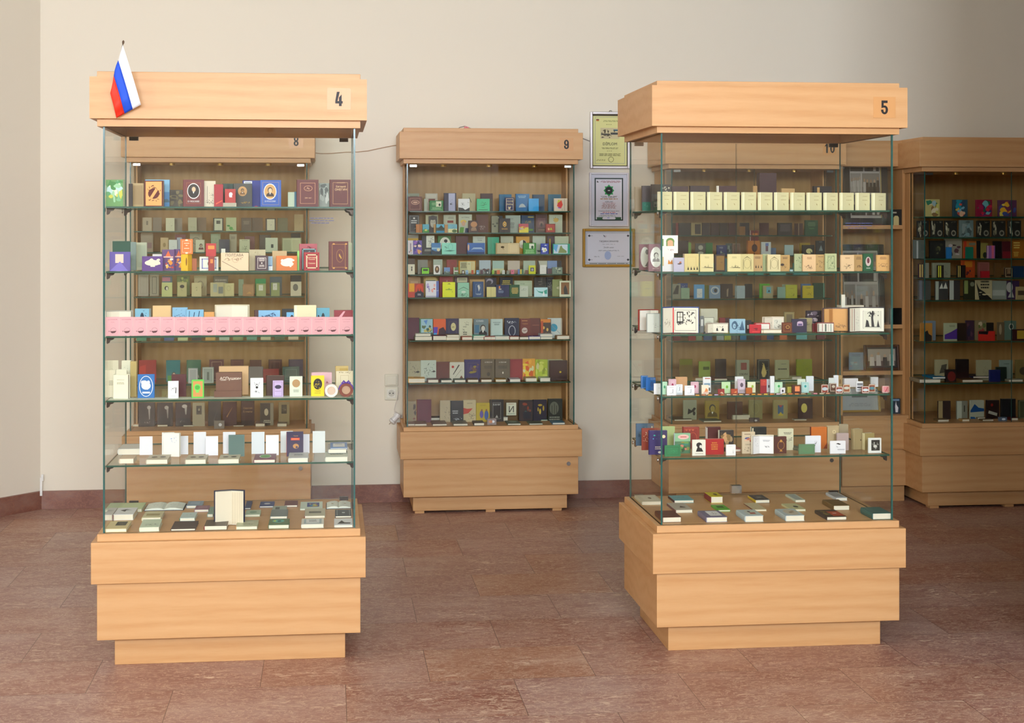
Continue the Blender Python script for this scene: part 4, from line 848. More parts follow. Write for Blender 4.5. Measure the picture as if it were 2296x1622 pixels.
shelf_items(9, Z9[5], Y9, YB, wp(5, 'case 9'), '''
b 915 940 713 14 4c0f2a|plain plum book, leftmost|
b 941 970.6 715 14 4a7a58|green book with palm street photograph|r 9ac0cc .1 .3 .98 .98;m .1 .1 .98 .7 9 5a6a4a c8b868 3f5f50;p 5a8ac8 .3 .9 .6 .95 .5 .7
b 972 999.6 716 14 d8581c|orange book with violet mountain|p 3a1a2a .35 0 .45 .5 .8 .6 1 .4 1 0;p 5a3ab0 .0 .3 .0 .6 .35 .6 .3 .3;p 3aa0d8 .0 .1 0 .3 .3 .3 .2 .1
b 1000 1030 715 14 241a44|navy book with gold medallion|f 8a7a68 .22 .01;o d2c890 .55 .6 .19 .2;s 3a2a1a .42 .5 .68 .68 8
b 1030 1058.7 715 13 cdcdb0|cream book printed 1941 and 1943|t 1c1a16 .6 .7 .07 1941;t 1c1a16 .42 .6 .07 1943;s 8a8a70 .3 .75 .8 .9 8;s 2a2a20 .2 .35 .5 .5 10;l 2a2a20 .45 .3 .4 2 .05
b 1063 1095 715.7 13 6a7c80|grey book with smiling man in a suit|r 3a6a88 .05 .3 .35 .7;h .62 .45 .72 1c1a1a c8c4b8;t e4e8e8 .4 .9 .08 С.П.КО
b 1100.7 1127 716 13 b9ccc4|pale mint book with small heading|l 5a6a64 .5 .82 .7 1 .025;l 5a6a64 .5 .74 .5 2 .025
b 1132 1164 714 13 161c3c|navy book with white swan ring|g dfe2ea .5 .38 .24 .26 .03;s dfe2ea .15 .72 .85 .88 20
b 1166 1189 715 14 6c2418|chestnut book with white globe|o c8b8ac .45 .4 .28 .15;p 6c2418 .2 .4 .45 .36 .7 .42 .7 .44 .45 .4;l d8a060 .45 .88 .6 1 .03;t d8a060 .5 .74 .05 ЧУДЕСА
b 1189 1211.5 714 14 5f2018|chestnut plain book|l 9a5a48 .55 .64 .7 1 .03
b 1212 1235.5 716 13 3a2620|dark book with orange sunset and lamps|r d8822a 0 .82 .95 1;o d8b05a .3 .55 .1 .08;o d8b05a .65 .45 .1 .09;r b84a1c .02 .2 .25 .9;m .3 .05 .9 .3 6 c87a38 5a3a28
b 1229 1260 714 15 c8d2cc|white book with blue disc|o 2a98b8 .4 .52 .28 .2;p 8a9a98 .02 .8 .06 .8 .9 .2 .86 .2;r b8a070 .92 0 .96 1
f 931 969 764 755 748 6a705c s4|patterned grey flat book|m .05 .1 .95 .9 8 c8c8b8 4a4a40
f 933 966 756 749 743 dcdcd0 s6 Y17|white flat book on the patterned one|m .05 .1 .95 .9 10 4a4a3a 8a8a78
f 971 1001 764 754 749 54202c s4|maroon flat book|
f 1001 1030 764 757 752 c9b48a s4|tan flat book, lower of two|
f 1002 1030 757 752 749 8a7a60 s5 Y16|khaki flat book, upper of two|
f 1036 1059 764 757 750 b0503a s4|brick flat book|
f 1061 1087 764 758 752 6f9c88 s4|sage-green flat book|
f 1062 1088 757 753 747 6ac0a0 s5 Y13|mint flat book topping the sage one|
f 1085 1111 764 757 753 a83626 s4|red flat book, left of the meeting doors|
f 1111 1142 764 756 750 a8b8b0 s4|pale grey flat book|
f 1143 1164 764 757 752 a04838 s4|rust flat book|
f 1165 1185.5 764 758 754 6a4a30 s4|brown flat book|
f 1186 1212 764 757 753 4a4498 s4|violet flat book with pink ribbon|r d8b0d0 .3 .0 .4 1
f 1212 1239 764 758 754 5a6a60 s4|grey-green flat book|
f 1212 1239 758 752 747 c8cccc s5 Y14|white flat book on the grey-green one|
f 1249 1277 764 756 751 b08a60 s4|tan flat book, rightmost|
''')
shelf_items(9, Z9[6], Y9, YB, wp(6, 'case 9'), '''
b 913 943 810.5 15 a09c80|beige book speckled with small birds|s 3a3a30 .1 .1 .9 .95 16;p 2a2a24 .6 .45 .8 .52 .95 .46 .8 .4
b 944 978 808.7 14 b8c4b4|pale mint book speckled with small birds|s 3a3a34 .1 .1 .9 .9 18;p 2a2a24 .7 .45 .85 .52 .98 .46 .85 .42
b 978 1009 812 14 5e2a1c|russet book|f 6e3a26 .06 .02
b 1009 1041 813 13 cbc8b4|cream book with red dot and slanted title|o b02418 .2 .76 .09 .07;p 3a342a .2 .35 .24 .33 .68 .85 .6 .88;p 8a8470 .35 .2 .38 .2 .8 .6 .78 .62;p 6a3a20 .6 .05 .8 .3 .98 .05
b 1042 1078 807 14 28225a|indigo book with gold figures|m .25 .3 .9 .95 9 6a4a38 4a3a68 8a7a28;f 6a5a58 .2 .012
b 1078.6 1109 806 13 60543c|taupe book with white heading, left of two|t e4dccc .55 .86 .06 К.ПЕСНЯ;l 3a3428 .5 .65 .6 2 .04;o 3a3428 .55 .3 .12 .1
b 1110.5 1143.5 806 13 60543f|taupe book with white heading, right of two|t e4dccc .5 .86 .06 К.ПЕСНЯ;l 3a3428 .5 .65 .7 2 .04;o d8ccb8 .52 .36 .05 .05
b 1144 1172 806 14 8c2f30|dull red embossed book|f 7a2426 .08 .03;s a04a48 .2 .2 .8 .8 8
b 1172 1200 805 14 d89a2c|orange and yellow leaf cover|m 0 0 1 1 16 e8c83a c85a1c e8a83a d8d8a0 d0561c
b 1201 1228 806.7 14 a8b830|yellow-green leaf cover|m 0 0 1 1 14 c8d05a 8a9a20 d0c890 b0c038
b 1228 1262 806.7 16 a8a880|pale khaki book behind the dark brown one|
b 1233 1272 808.7 9 3a1c14 T22|dark brown book with tiny yellow star|o c8b020 .6 .42 .06 .05;s 4a2a20 .2 .2 .8 .9 8
f 916 953 858 848 841 d8a018 s4|yellow flat book with thick white pages|r a87a10 .35 .3 .75 .7
f 959.7 983 858 851 843 6a4a48 s4|mauve-brown flat book|
f 989 1013.5 858 852 846 244a3c s4|dark green flat book, left of two|
f 1019 1044 858 852 843 244434 s4|dark green flat book, right of two|
f 1049 1073 858 852 846 7a6236 s4|olive-brown flat book, left of two|
f 1079 1103 858 852 846 84663a s4|olive-brown flat book, right of two|
f 1111.6 1135 858 852 846 a07a24 s4|gold flat book|
f 1143 1167 858 852 846 c8ccd0 s4 S5a1a2a|white flat book with maroon spine|
f 1179 1204 858 850 844 a89c84 s4|beige flat book|
f 1212 1234 858 850 843 bcc8b8 s4|pale green flat book|
f 1247 1271.5 857 850 844 3a2c1c s9|dark flat book with bright pages|
''')
shelf_items(9, ZW['gb'], Y9, YB, wp(7, 'case 9'), '''
b 914 934 901 19 8f8060|brown-grey book with sketched child|m .4 .1 .98 .9 7 4a3e34 7a4a38 5a4a3c
b 935 967 896.6 18 5c0f24 S9a5a10|tall crimson book|
b 987 1014 899 19 b4a482|cream book with bell drawing|s 5a4e3a .3 .1 .9 .7 30;o b4a482 .6 .35 .12 .15
b 1011 1039 899.5 17 191617|black book with white handwriting|l a8a8a8 .35 .5 .5 2 .05;s c8c8c8 .05 .05 .95 .25 16
b 1039 1067 897.7 18 bfae84|cream book with red splash|p b8381c .0 .65 .3 .6 .75 .62 .4 .4 .0 .35;t 2a2620 .5 .86 .06 СЕРГЕЙ;s 2a2a20 .3 .1 .95 .45 20
b 1068.6 1098 904 17 b8a01c|mustard book with two figures|o 5a4a98 .38 .4 .14 .2;o 3a5a9a .75 .35 .16 .25;o 8a5a3a .4 .62 .06 .06;o 8a5a3a .75 .62 .07 .06;t 7a6a10 .5 .88 .06 РОМАН
b 1099 1129 897 17 28201c T24|black-brown book with white frame and title|f b8b4ac .2 .015;t d8d4cc .48 .78 .08 КАМЯ;p a8a49c .38 .18 .6 .18 .5 .32
x 1128 1165 897 25 6a4c20 T10|olive-brown plain book behind the letter card|
b 1135.6 1157.5 904 20 d8d6bc Y932|small white card-book with large letter И|t 3a3028 .5 .5 .5 И;l a8503a .5 .9 .7 1 .03;l 3a7a6a .5 .12 .7 1 .04
b 1164 1195.5 898 18 382420|dark book with ornate red and green frame|f 1a1a20 .0 .06;m .2 .3 .9 .9 7 8a3a20 3a5a54 4a3430;r 20202a .28 .1 .85 .45
b 1196 1226 897 18 1b1026|dark navy book with gold leaves|o b8982a .5 .75 .16 .05;o b8982a .75 .6 .06 .13;o c8a83a .5 .45 .07 .13;o b8982a .35 .55 .05 .1;s a88820 .3 .2 .6 .5 5
b 1229 1261 895 17 1d1f12|dark green book with pale tree circle|o 5f6050 .42 .58 .32 .3;r 2a2418 .25 .3 .29 .7;r 2a2418 .42 .3 .46 .8;r 2a2418 .58 .3 .62 .7;l 8a8a7a .45 .14 .8 2 .05
f 915 931 955 951 945 8a6a5a|small brown flat book in the left corner|
f 930 957 955 951 943 7a5a3c|brown flat book, front left|
f 926 953 944 942 935 5a2a24|dark red flat book behind the brown one|
f 970 1002 955 951 941 6a4c3a|brown flat book with long page edge|
f 964 990 943 937 933 2a2420|black flat book at the back|
f 1017 1049 955 950.5 939 6a6a54|grey-olive flat book|s 3a3a30 .2 .5 .8 .9 6
f 1056 1086 944 940 933 5a3824 |brown flat book with white page edge, back centre|
f 1063 1086 955 949 943 241f22|black flat book, front centre|l 5a5a5a .6 .7 .4 1 .08
x 1093 1113 939 4 9a8a88 T26|small metallic box with a star glint|o e8e8ee .65 .5 .16 .2;o d8906a .35 .5 .2 .25
f 1113 1139 944 936 934 c8ccc4|white flat book beside the metallic box|
f 1138.6 1168 955 951.5 943 5a6a5c|grey-green flat book with oval, front|o 8a9a88 .5 .6 .3 .25
f 1164 1185 944 939 934 4a1c18|dark red flat book with white page edge|
f 1187 1217 955 952 944 606a58|grey-green flat book with dark marks|s 1a2a24 .1 .4 .9 .8 8
f 1213 1243 944 941.5 935 2a7a5a|green flat book, back right|
f 1239 1267 955 951 943 4f7f98|blue-teal flat book, front right|
''')
P5 = [p.replace('case 4', 'case 5') for p in P4]
YB5 = Y5+DI-.01
on5 = on[:7]+on[-7:]
bx5 = [1476, 1512, 1550, 1587.5, 1625, 1664.5, 1701.5, 1738, 1774.5, 1811, 1849, 1885, 1921, 1957, 1993]
shelf_items(5, S5[0], Y5, YB5, P5[0], '\n'.join(
    'b %.1f %.1f %.1f 4 d9d3a8 r24 T19 Se8e6c4|cream volume of the set of fourteen, %s @cream volumes on the top shelf of case 5|t 9a8a58 .55 .8 .05 А.ПУШКИН;l b0a070 .55 .57 .5 1 .03;p a08c50 .52 .38 .6 .36 .62 .26 .58 .3' % (bx5[i], bx5[i+1]-2, 430+i*.22, on5[i]) for i in range(14)))
shelf_items(5, S5[0], Y5, YB5, P5[0], '''
b 1424 1441 419 34 8a7a5c T10|grey-brown book at the far back left|
b 1440 1463 416.7 26 463c36|dark book with green lower band|r 1f5f48 0 0 1 .35;s 6aa08a .2 .1 .8 .3 8
b 1461 1505 413.5 16 352c26 T14|black-brown book with white line drawing|s d8d0b8 .5 .6 .95 .95 14;s d8d0b8 .1 .2 .7 .5 12
b 1506 1543 417.7 18 3c201c|dark maroon book|
b 1548 1591 416.7 18 34201e|dark brown book, third behind the cream set|
b 1609 1652 417 18 40201e Se8e0d0|dark maroon book with white page strip|r e0d8c8 .0 .0 .06 1
b 1689 1698 417 18 a8804c|narrow tan book|
x 1703 1741 388 22 3a1f20 T40|tall dark brown slipcase rising above the set|
b 1753 1782 422.7 18 b4905c|tan book with dark mark|r 6a4a30 .45 .3 .6 .5
b 1825 1865 417.7 18 221814 T20|black book with tan stripe|r b08a50 .18 0 .32 .95
''')
shelf_items(5, S5[1], Y5, YB5, P5[1], '''
b 1434 1454 548 30 7d5a5a T10|mauve book with oval profile portrait|o c8ccbc .6 .5 .5 .4;o 3a3430 .85 .7 .2 .1;p 3a3430 .6 .15 .95 .15 .95 .35
b 1455 1486 547.5 12 7f6062 T14|mauve book with oval curly-haired portrait|o d8ddd0 .52 .52 .42 .38;h .52 .52 .66 8a8a84 c8ccc0;t e0d0c8 .5 .1 .04 МОСКВА
x 1484 1511 568 10 e4e2e2 T22|white box with orange sketch supporting the white album|p d8882a .5 .4 .9 .4 .85 .65 .7 .5 .55 .65;r c8b070 .05 .3 .15 .8
b 1484 1520 528 10 e9e7e4 Y568 T14|white book with arched colour picture of flowers|o 6a8a3a .52 .66 .26 .2;r 6a8a3a .27 .4 .76 .65;o d8a880 .52 .6 .18 .14;r d8a880 .35 .4 .7 .55;r 6a8a3a .03 .4 .1 .8;s b07a78 .3 .1 .8 .25 6
b 1511 1534 578 5 b4b0c4 T9|small lilac book with tiny dark figures|m .2 .45 .85 .75 8 3a3038 a86038 4a4a58
b 1533 1569 569.4 5 dccb90 r14 T14 Sa08a70|cream book with four black figures|f c0a878 .2 .012;p k .18 .1 .25 .3 .3 .1;p k .4 .1 .45 .3 .52 .1;p k .62 .1 .66 .3 .72 .1;p k .82 .1 .88 .3 .94 .1
b 1569 1572 570 8 5a9a94 T8|thin teal book|
b 1571 1600 570 5 d9cb94|cream book with river skyline, left of two|l a09468 .5 .82 .4 2 .025;p 6a6040 .05 .22 .95 .2 .95 .24 .6 .26 .58 .45 .56 .26;s 7a7050 .1 .18 .9 .35 12
b 1603 1626 571 6 2c1a12|dark brown book with gold panel|r 7a5a20 .14 .08 .9 .92;s 3a2410 .2 .15 .85 .85 16
b 1627 1632 580 9 5a9090 T8|thin teal-green book|
b 1632.5 1661 570 5 dccf98|cream book with river skyline, right of two|l a09468 .5 .82 .4 2 .025;p 6a6040 .05 .22 .95 .2 .95 .24 .6 .26 .58 .45 .56 .26;s 7a7050 .1 .18 .9 .35 12
b 1661 1689.5 570 5.5 d0c288|cream book with garden gate drawing, left of two|g 7a7048 .5 .45 .26 .28 .02;p 7a7048 .15 .68 .5 .88 .85 .68 .5 .82;r 7a7048 .18 .12 .22 .68;r 7a7048 .78 .12 .82 .68
b 1688 1710 571 8 bd9a66|tan book with three black figures|p k .25 .2 .32 .4 .4 .2;p k .5 .2 .56 .38 .62 .2;p k .8 .2 .86 .38 .92 .2;l 6a4a30 .5 .85 .6 3 .025
b 1710.6 1723 570 9 a8b080|narrow sage book|s 5a6a48 .2 .1 .8 .8 12
b 1722 1750 571 5 d6c89a|cream book with garden gate drawing, right of two|g 7a7048 .5 .45 .26 .28 .02;p 7a7048 .15 .68 .5 .88 .85 .68 .5 .82;r 7a7048 .18 .12 .22 .68;r 7a7048 .78 .12 .82 .68
b 1750 1771 572 7 b9945a|tan book with ostrich-like bird|o 3a2a20 .2 .4 .2 .08;s 3a2a20 .1 .1 .9 .45 12;l 6a4a30 .5 .85 .6 3 .025
B 1771 1778 605 6 9ab8b8|small teal-white block|
b 1782 1803 569.4 7 a9b288|sage book with draped frame, left of two|s 2f4030 .1 .15 .95 .95 22
b 1801 1829 571 5 dfba8c|peach book with lakeside sketch|l 9a6a48 .5 .82 .5 3 .025;s 5a4028 .05 .08 .95 .4 18
b 1828 1852 571 7 bf9c64|tan book with crossed staff drawing|l 6a4a30 .5 .85 .6 1 .03;s 3a2a20 .1 .1 .9 .7 16
b 1851 1876 569 5 b3ba8c|sage book with draped frame, right of two|f 6a7a5a .2 .03;o b3ba8c .5 .5 .22 .3;s 3f5a40 .1 .1 .9 .95 26
b 1886 1915 572 5 dfbe92|peach book with branch sketch|l 9a6a48 .5 .82 .4 2 .025;s 4a3828 .1 .08 .95 .5 16
b 1914 1937 571.5 7 b9935c|tan book with house sketch|l 5a4028 .5 .85 .5 4 .025;s 5a4028 .1 .1 .9 .45 16
b 1936 1957.5 569 6 0f5230|dark green book with white oval portrait|o c8b8b4 .5 .55 .28 .27;o 6a2a38 .5 .6 .14 .16;l b8c8b8 .5 .18 .5 2 .025
b 1966.6 1994 572 5 d9a868|apricot book with looping sketch|l 8a5a38 .5 .85 .6 3 .03;s 7a5a38 .1 .1 .9 .5 14;g 7a5a38 .5 .38 .2 .1 .02
''')
shelf_items(5, S5[2], Y5, YB5, P5[2], '''
o 1432 1479 694.4 22 8a2a20 <60 Se0dccc|open book with red edge and pale page||s 8a7a68 .1 .5 .9 .95 8
b 1450 1480 703 12 8f9488 T6|grey page with hand sketch|r c8ccbc .05 .03 .95 .97;s 6a6a60 .4 .1 .9 .6 8
o 1484 1569 689 6 1f3f8a <32 Se6e0d0|large open blue book with ink drawing of window and tree|s 7a6a50 .1 .2 .9 .6 26//r c81a20 .0 .0 .05 1;f 4a4a44 .08 .012;r k .16 .4 .42 .85;r e6e0d0 .2 .46 .38 .8;r k .28 .46 .3 .8;r k .2 .62 .38 .64;s k .4 .3 .9 .9 26;s k .1 .3 .5 .45 14
b 1570 1578 709 10 6d7070 T9|narrow grey book with photograph|r c8c8c0 .2 .4 .8 .8
b 1572 1609 693 24 b4b29c|tall pale grey book at the back|l 7a7a68 .1 .5 .05 2 .02
b 1578 1601 712 13 d0d0bc T9|white framed booklet|f 6a6658 .0 .04;l a09a88 .5 .7 .5 3 .02
o 1584 1635 725 5 a89a8c <34 Se2ddcc T10|small open book with two facing figures|s 8a7a60 .5 .1 .9 .8 8//p k .2 .2 .35 .2 .3 .55 .22 .5;p k .55 .2 .75 .2 .7 .55 .62 .5;s 3a3a3a .2 .6 .8 .8 5
b 1614 1638 713 16 6a1c18 T14|dark red book|r 3a1c18 .5 0 .95 1
b 1637 1671 715.7 6 8fb4c8 T12|light blue book with two seated figures|o 3f5f7a .3 .55 .2 .3;o 8fb4c8 .28 .5 .1 .18;p 3f5f7a .6 .2 .8 .9 .95 .2;s 2a4a6a .1 .1 .9 .9 16
b 1671 1685 718.5 9 211f1f|small black book with white figure|r c8c8c0 .3 .3 .6 .6
b 1681 1707 728 5 b8182a T9|small crimson book with dark carriage|m .2 .3 .9 .7 5 5a0f18;r e0403a .2 .12 .9 .2
o 1692 1728 725 10 b02a30 <20 Se8e2da T8|low open book with red border||s b0a098 .3 .3 .7 .7 8;r b83038 .0 .0 1 .08
b 1710 1712 740 5 d8c8a0 T30|thin cream volume under the tree book|
o 1711 1760 711 13 cfc0ac <48 Se4d8c6 T10|open book with tree and carriage pictures|s 2a2a24 .5 .05 .95 .8 14//r d8d4c4 .1 .1 .85 .9;s k .12 .1 .82 .5 20;s 3a3a34 .15 .5 .6 .9 14
f 1706 1753 748 741 738 d8cab0 s5|pile of loose cream pages|
b 1759 1781 700 22 7a6a40|olive book with inner frame|f 9a8a58 .1 .04;r 5f5438 .2 .1 .8 .86
b 1754 1776 723.5 6 642a18 T9|brown book with gold rose and frame|f c09038 .14 .02;g c8a050 .55 .55 .2 .16 .05
b 1776 1809 715.7 6 2b2640 T10|navy book with pale arched window|o c0a8c0 .54 .72 .2 .12;r c0a8c0 .34 .5 .74 .7;r 5a4a78 .4 .52 .68 .66
b 1794 1821 713.6 11 988e66|olive book with faint pattern|s 5a5a40 .2 .2 .9 .8 22
b 1809 1846 697 22 2b2028|dark marbled book|m 0 0 1 1 26 6a5a68 1c1420 a89aa0 3a2838
b 1823 1832 726 9 6a1620 T10|narrow crimson book|
o 1831 1872 724 5 7a3030 <20 Sdcd8cc T10|small fanned open book|r 3a4a40 .2 .1 .5 .9//r 8a3a3a .2 .05 .24 .95;r 3a4a40 .4 .05 .5 .95;r b8a8a0 .62 .05 .66 .95;r 6a8a80 .8 .05 .85 .95
b 1845 1853 691 18 cf952e T12|yellow-orange page block|
o 1846 1904 691 10 5a4a50 <44 Sd9a468 T12|large open tan book with faint town drawing|r b87f48 .5 .02 .9 .98//s 7a5a38 .05 .1 .95 .35 22
o 1904 1985 689.5 6 3a3032 <36 Se9e5d6 T12|large open book with black tree silhouette|r c8a890 .1 .02 .2 .98;r 8a6a60 .35 .02 .42 .98;s 8a8a80 .5 .1 .9 .9 14//f 4a4a44 .12 .012;r d8d6c4 .16 .12 .86 .88;p k .48 .2 .46 .6 .5 .88 .56 .88 .55 .55 .6 .2;s k .2 .62 .82 .88 30;p k .22 .2 .26 .5 .34 .45 .4 .2;p k .7 .2 .75 .5 .82 .2;r k .2 .18 .84 .2
x 1887 1895 661 14 dcd8c8 Y690 T8|small white upright card on the tan open book|
x 1884 1937 685 16 d8cab4 Y690 T40|flat cream box behind the large open books|
''')
minis = [('1577', '1593.5', 846, 14, 'e0e2e4', 'tall white booklet with photograph', 'r b0503a .2 .88 .9 .94;r 7a9ab0 .1 .45 .9 .6;r 5a5a58 .1 .1 .9 .3'), ]
shelf_items(5, S5[3], Y5, YB5, P5[3], '''
b 1438 1453 843 30 1c62a4 T9|blue book with white frame line|f c8d8e4 .06 .03
b 1449 1470 847 22 1b5fa6 T9|blue plain book beside it|o 164a88 .6 .5 .2 .2
b 1467 1481 860.5 9 e2e2e2 T8|small white book with bird mark at the left glass|s k .5 .5 .95 .65 6
b 1484 1496 857 8 b4dcbc T12|mint small book at the left corner|o 3f9a6a .5 .6 .16 .12
b 1500 1516 851 13 e0b6c4 T10|pink small book with magenta emblem, left of two|f b88a98 .12 .03;o a82a5a .5 .58 .15 .13
b 1496 1516 865.4 5 e8e8ec T9|white booklet with letter J, first|t 4a5a70 .6 .5 .3 J;l 9a9aa0 .5 .82 .6 1 .03;l 9a9aa0 .5 .2 .5 1 .03
b 1516 1530.5 862.6 6.5 e4e8ec T9|white booklet with letter J, second|t 3a4a5a .5 .62 .28 J;l 9a9aa0 .5 .88 .6 1 .03;r b8c0c8 .1 0 .95 .2
b 1516 1541 846 20 c8986a|plain tan book|
b 1536 1557 865.4 5 e8e8ec T9|white booklet with letter J, third|t 4a5a70 .6 .5 .3 J;l 9a9aa0 .5 .82 .6 1 .03;l 9a9ab8 .5 .2 .5 1 .03
b 1550 1566.5 857 11 ddb4c0 T10|pink small book with magenta emblem, right of two|f b88a98 .12 .03;o a82a5a .5 .6 .15 .13
b 1577 1594 846 14 e0e2e4 T9|tall white booklet with photograph|r b0503a .2 .88 .9 .94;r 7a9ab0 .1 .45 .9 .6;r 5a5a58 .1 .1 .9 .3
b 1574 1589 864 6 ecdfc8 T9|small cream booklet with orange picture|p e08a50 .3 .2 .6 .7 .9 .5 .8 .1;r d8b0a0 .2 .1 .9 .3
B 1610 1624.5 872.5 6 8a2420|tiny dark red booklet with gold slash|p d8b090 .3 .3 .6 .5 .9 .1 .8 .05
b 1619 1637.5 857 10 b9d8a8 T9|pale green small book with green shield, left|o 6aa82a .6 .56 .14 .14;l 8aa88a .6 .3 .4 1 .03
B 1639.6 1654 872.5 6 a84020|tiny rust booklet with glowing shape|p e0a060 .4 .3 .8 .6 .8 .3
b 1649 1667 845 16 e2e4e6 T9|tall white booklet, left of centre|s k .4 .4 .7 .6 4
b 1655 1671 850.6 10 cdbccc T9|lilac booklet with grey figure|f 7a6a7a .12 .03;o 5a4a5a .5 .58 .22 .16;r a89aa0 .1 .05 .95 .25
B 1673 1687 870 6 b05a1c T10|tiny orange-brown box booklet|
b 1677 1694 857 11 dfe2c0 T9|cream small book with green leaf|o 9ab83a .6 .58 .14 .14
b 1705.5 1719 851 8 8c1420 T9|dark red booklet with gold crest|r b0342a 0 .55 1 1;s e0a860 .2 .6 .9 .95 10
b 1719 1734 851 12 c9ccce T9|grey-white booklet with photo|r 5a5a5c .2 .35 .9 .55
b 1727.6 1736.5 844 9 dcdee2 T9|tall slim white booklet|
b 1738 1754.5 857.6 8 bfe0c0 T9|pale green small book with green shield, centre|f 7ab08a .1 .03;o 3aa05a .5 .64 .16 .12
B 1749.6 1760.5 869.7 4.5 e4e0e4 T6|tiny white booklet with black rose|f 9a9098 .08 .04;o 2a2428 .5 .5 .2 .2
B 1766 1776 868 8 a8a040|tiny mustard booklet|
b 1789 1806 850.6 14 d2dccc T9|pale sage booklet with painted edge|s 5a6a5a .2 .3 .8 .9 8
B 1776.6 1796 864 6 4e2018 T9|small dark red book with orange square|r e88a58 .3 .25 .85 .85;r 8a5a20 .3 .88 .85 .94
b 1798 1813.5 857.6 8 b0d4d0 T9|aqua small book with teal shield|f 5a9a9a .1 .03;o 2a9a9a .5 .62 .16 .12
b 1808.5 1824.5 844 14 d4dae0 T9|tall pale blue-white booklet|s k .4 .45 .6 .5 3
B 1842 1857 863 6 8a3c2c|framed mini with silver star, first from left|f e8d8c8 .0 .08;o b8c4cc .5 .5 .4 .2;r 8a3c2c .4 .75 .6 .85
B 1861 1876 860 12 6a4a3c|brown mini with round cream seal|f e0d0c0 .0 .08;o c8bca8 .52 .6 .25 .17
B 1874 1889.5 867.6 5 8c4030|framed mini with silver star, second from left|f ecdcd0 .0 .08;o c0ccd4 .5 .45 .4 .2
B 1890.7 1906 862.6 8 9a5a3c|framed mini with silver star, third from left|f ead8c0 .0 .08;o c8c8b8 .5 .55 .4 .18
b 1859 1871 848 20 d8dcd8 T8|white booklet behind the framed minis|
b 1870 1880 842 22 e4e4e8 T8|tall white slim booklet behind the framed minis|
b 1879 1888.5 842 24 a88a5c T8|tall tan slim booklet behind the framed minis|o 7a5a30 .5 .5 .2 .2
b 1920.5 1935 856 10 e0e0e2 T9|white booklet with stacked photographs|r 7a7a80 .1 .6 .95 .85;r 3a3a40 .1 .35 .95 .5;r 9aa0a8 .1 .1 .95 .25
B 1933 1948.5 867 5 8c3c2c|framed mini with silver star, second from right|f f0e0d8 .0 .08;o ccd8dc .5 .45 .4 .22
B 1948 1962.5 862.6 8 8a4a34|framed mini with teal star, rightmost of its kind|f e8d0b8 .0 .08;o 5a8a94 .5 .5 .4 .2
B 1979 1994 866 5 dc8a90|pink mini with red branch drawing|f f0dcd4 .0 .07;p b03a48 .3 .1 .7 .8 .8 .85 .45 .1
x 1893 1924 849 26 d8d4d4 T20|white open carton at the back|
x 1953 1969 846 26 e4e4ea T12|white carton at the back right|
''')
mc = ['d8a030', 'c87a50', 'e0a838', 'b9b0dc', 'c86a30', 'cdc8c0', 'd89a68', 'd8b060', 'b8a8b0', 'd8a020', 'd8881c', 'e0c030', 'd87a20', 'd8cce0', 'd8c070', 'd8761c', 'd8801c', 'b8b088', '3a9a58', 'd08090', 'a8b898', 'd8a078']
mn = ['yellow', 'copper', 'amber', 'lilac', 'rust', 'grey', 'peach', 'straw', 'mauve-grey', 'gold', 'orange', 'lemon', 'dark orange', 'pale lilac', 'sand', 'burnt orange', 'tangerine', 'khaki', 'emerald', 'rose', 'grey-green', 'salmon']
for i in range(22):
    px = 1564+i*13.9; Y = Y5+.022+.006*(i % 2); X = xat(px, Y)
    mb = MB(); mb.box(-.0075, .0075, 0, .012, 0, .0048, side=[0, 0, 0, 0, 0, 0]); mb.box(-.0065, .0068, -.0001, .012, .0008, .004, 1)
    o = mb.build('booklet', [mat('6a3a2a'), mat(mc[i])], None, (X, Y, S5[3]), (0, 0, R(-18+i*5 % 23)))
    note(o, 'tiny %s booklet lying flat along the front edge' % mn[i], P5[3], px, 'booklet', 'tiny booklets along the fourth shelf of case 5')
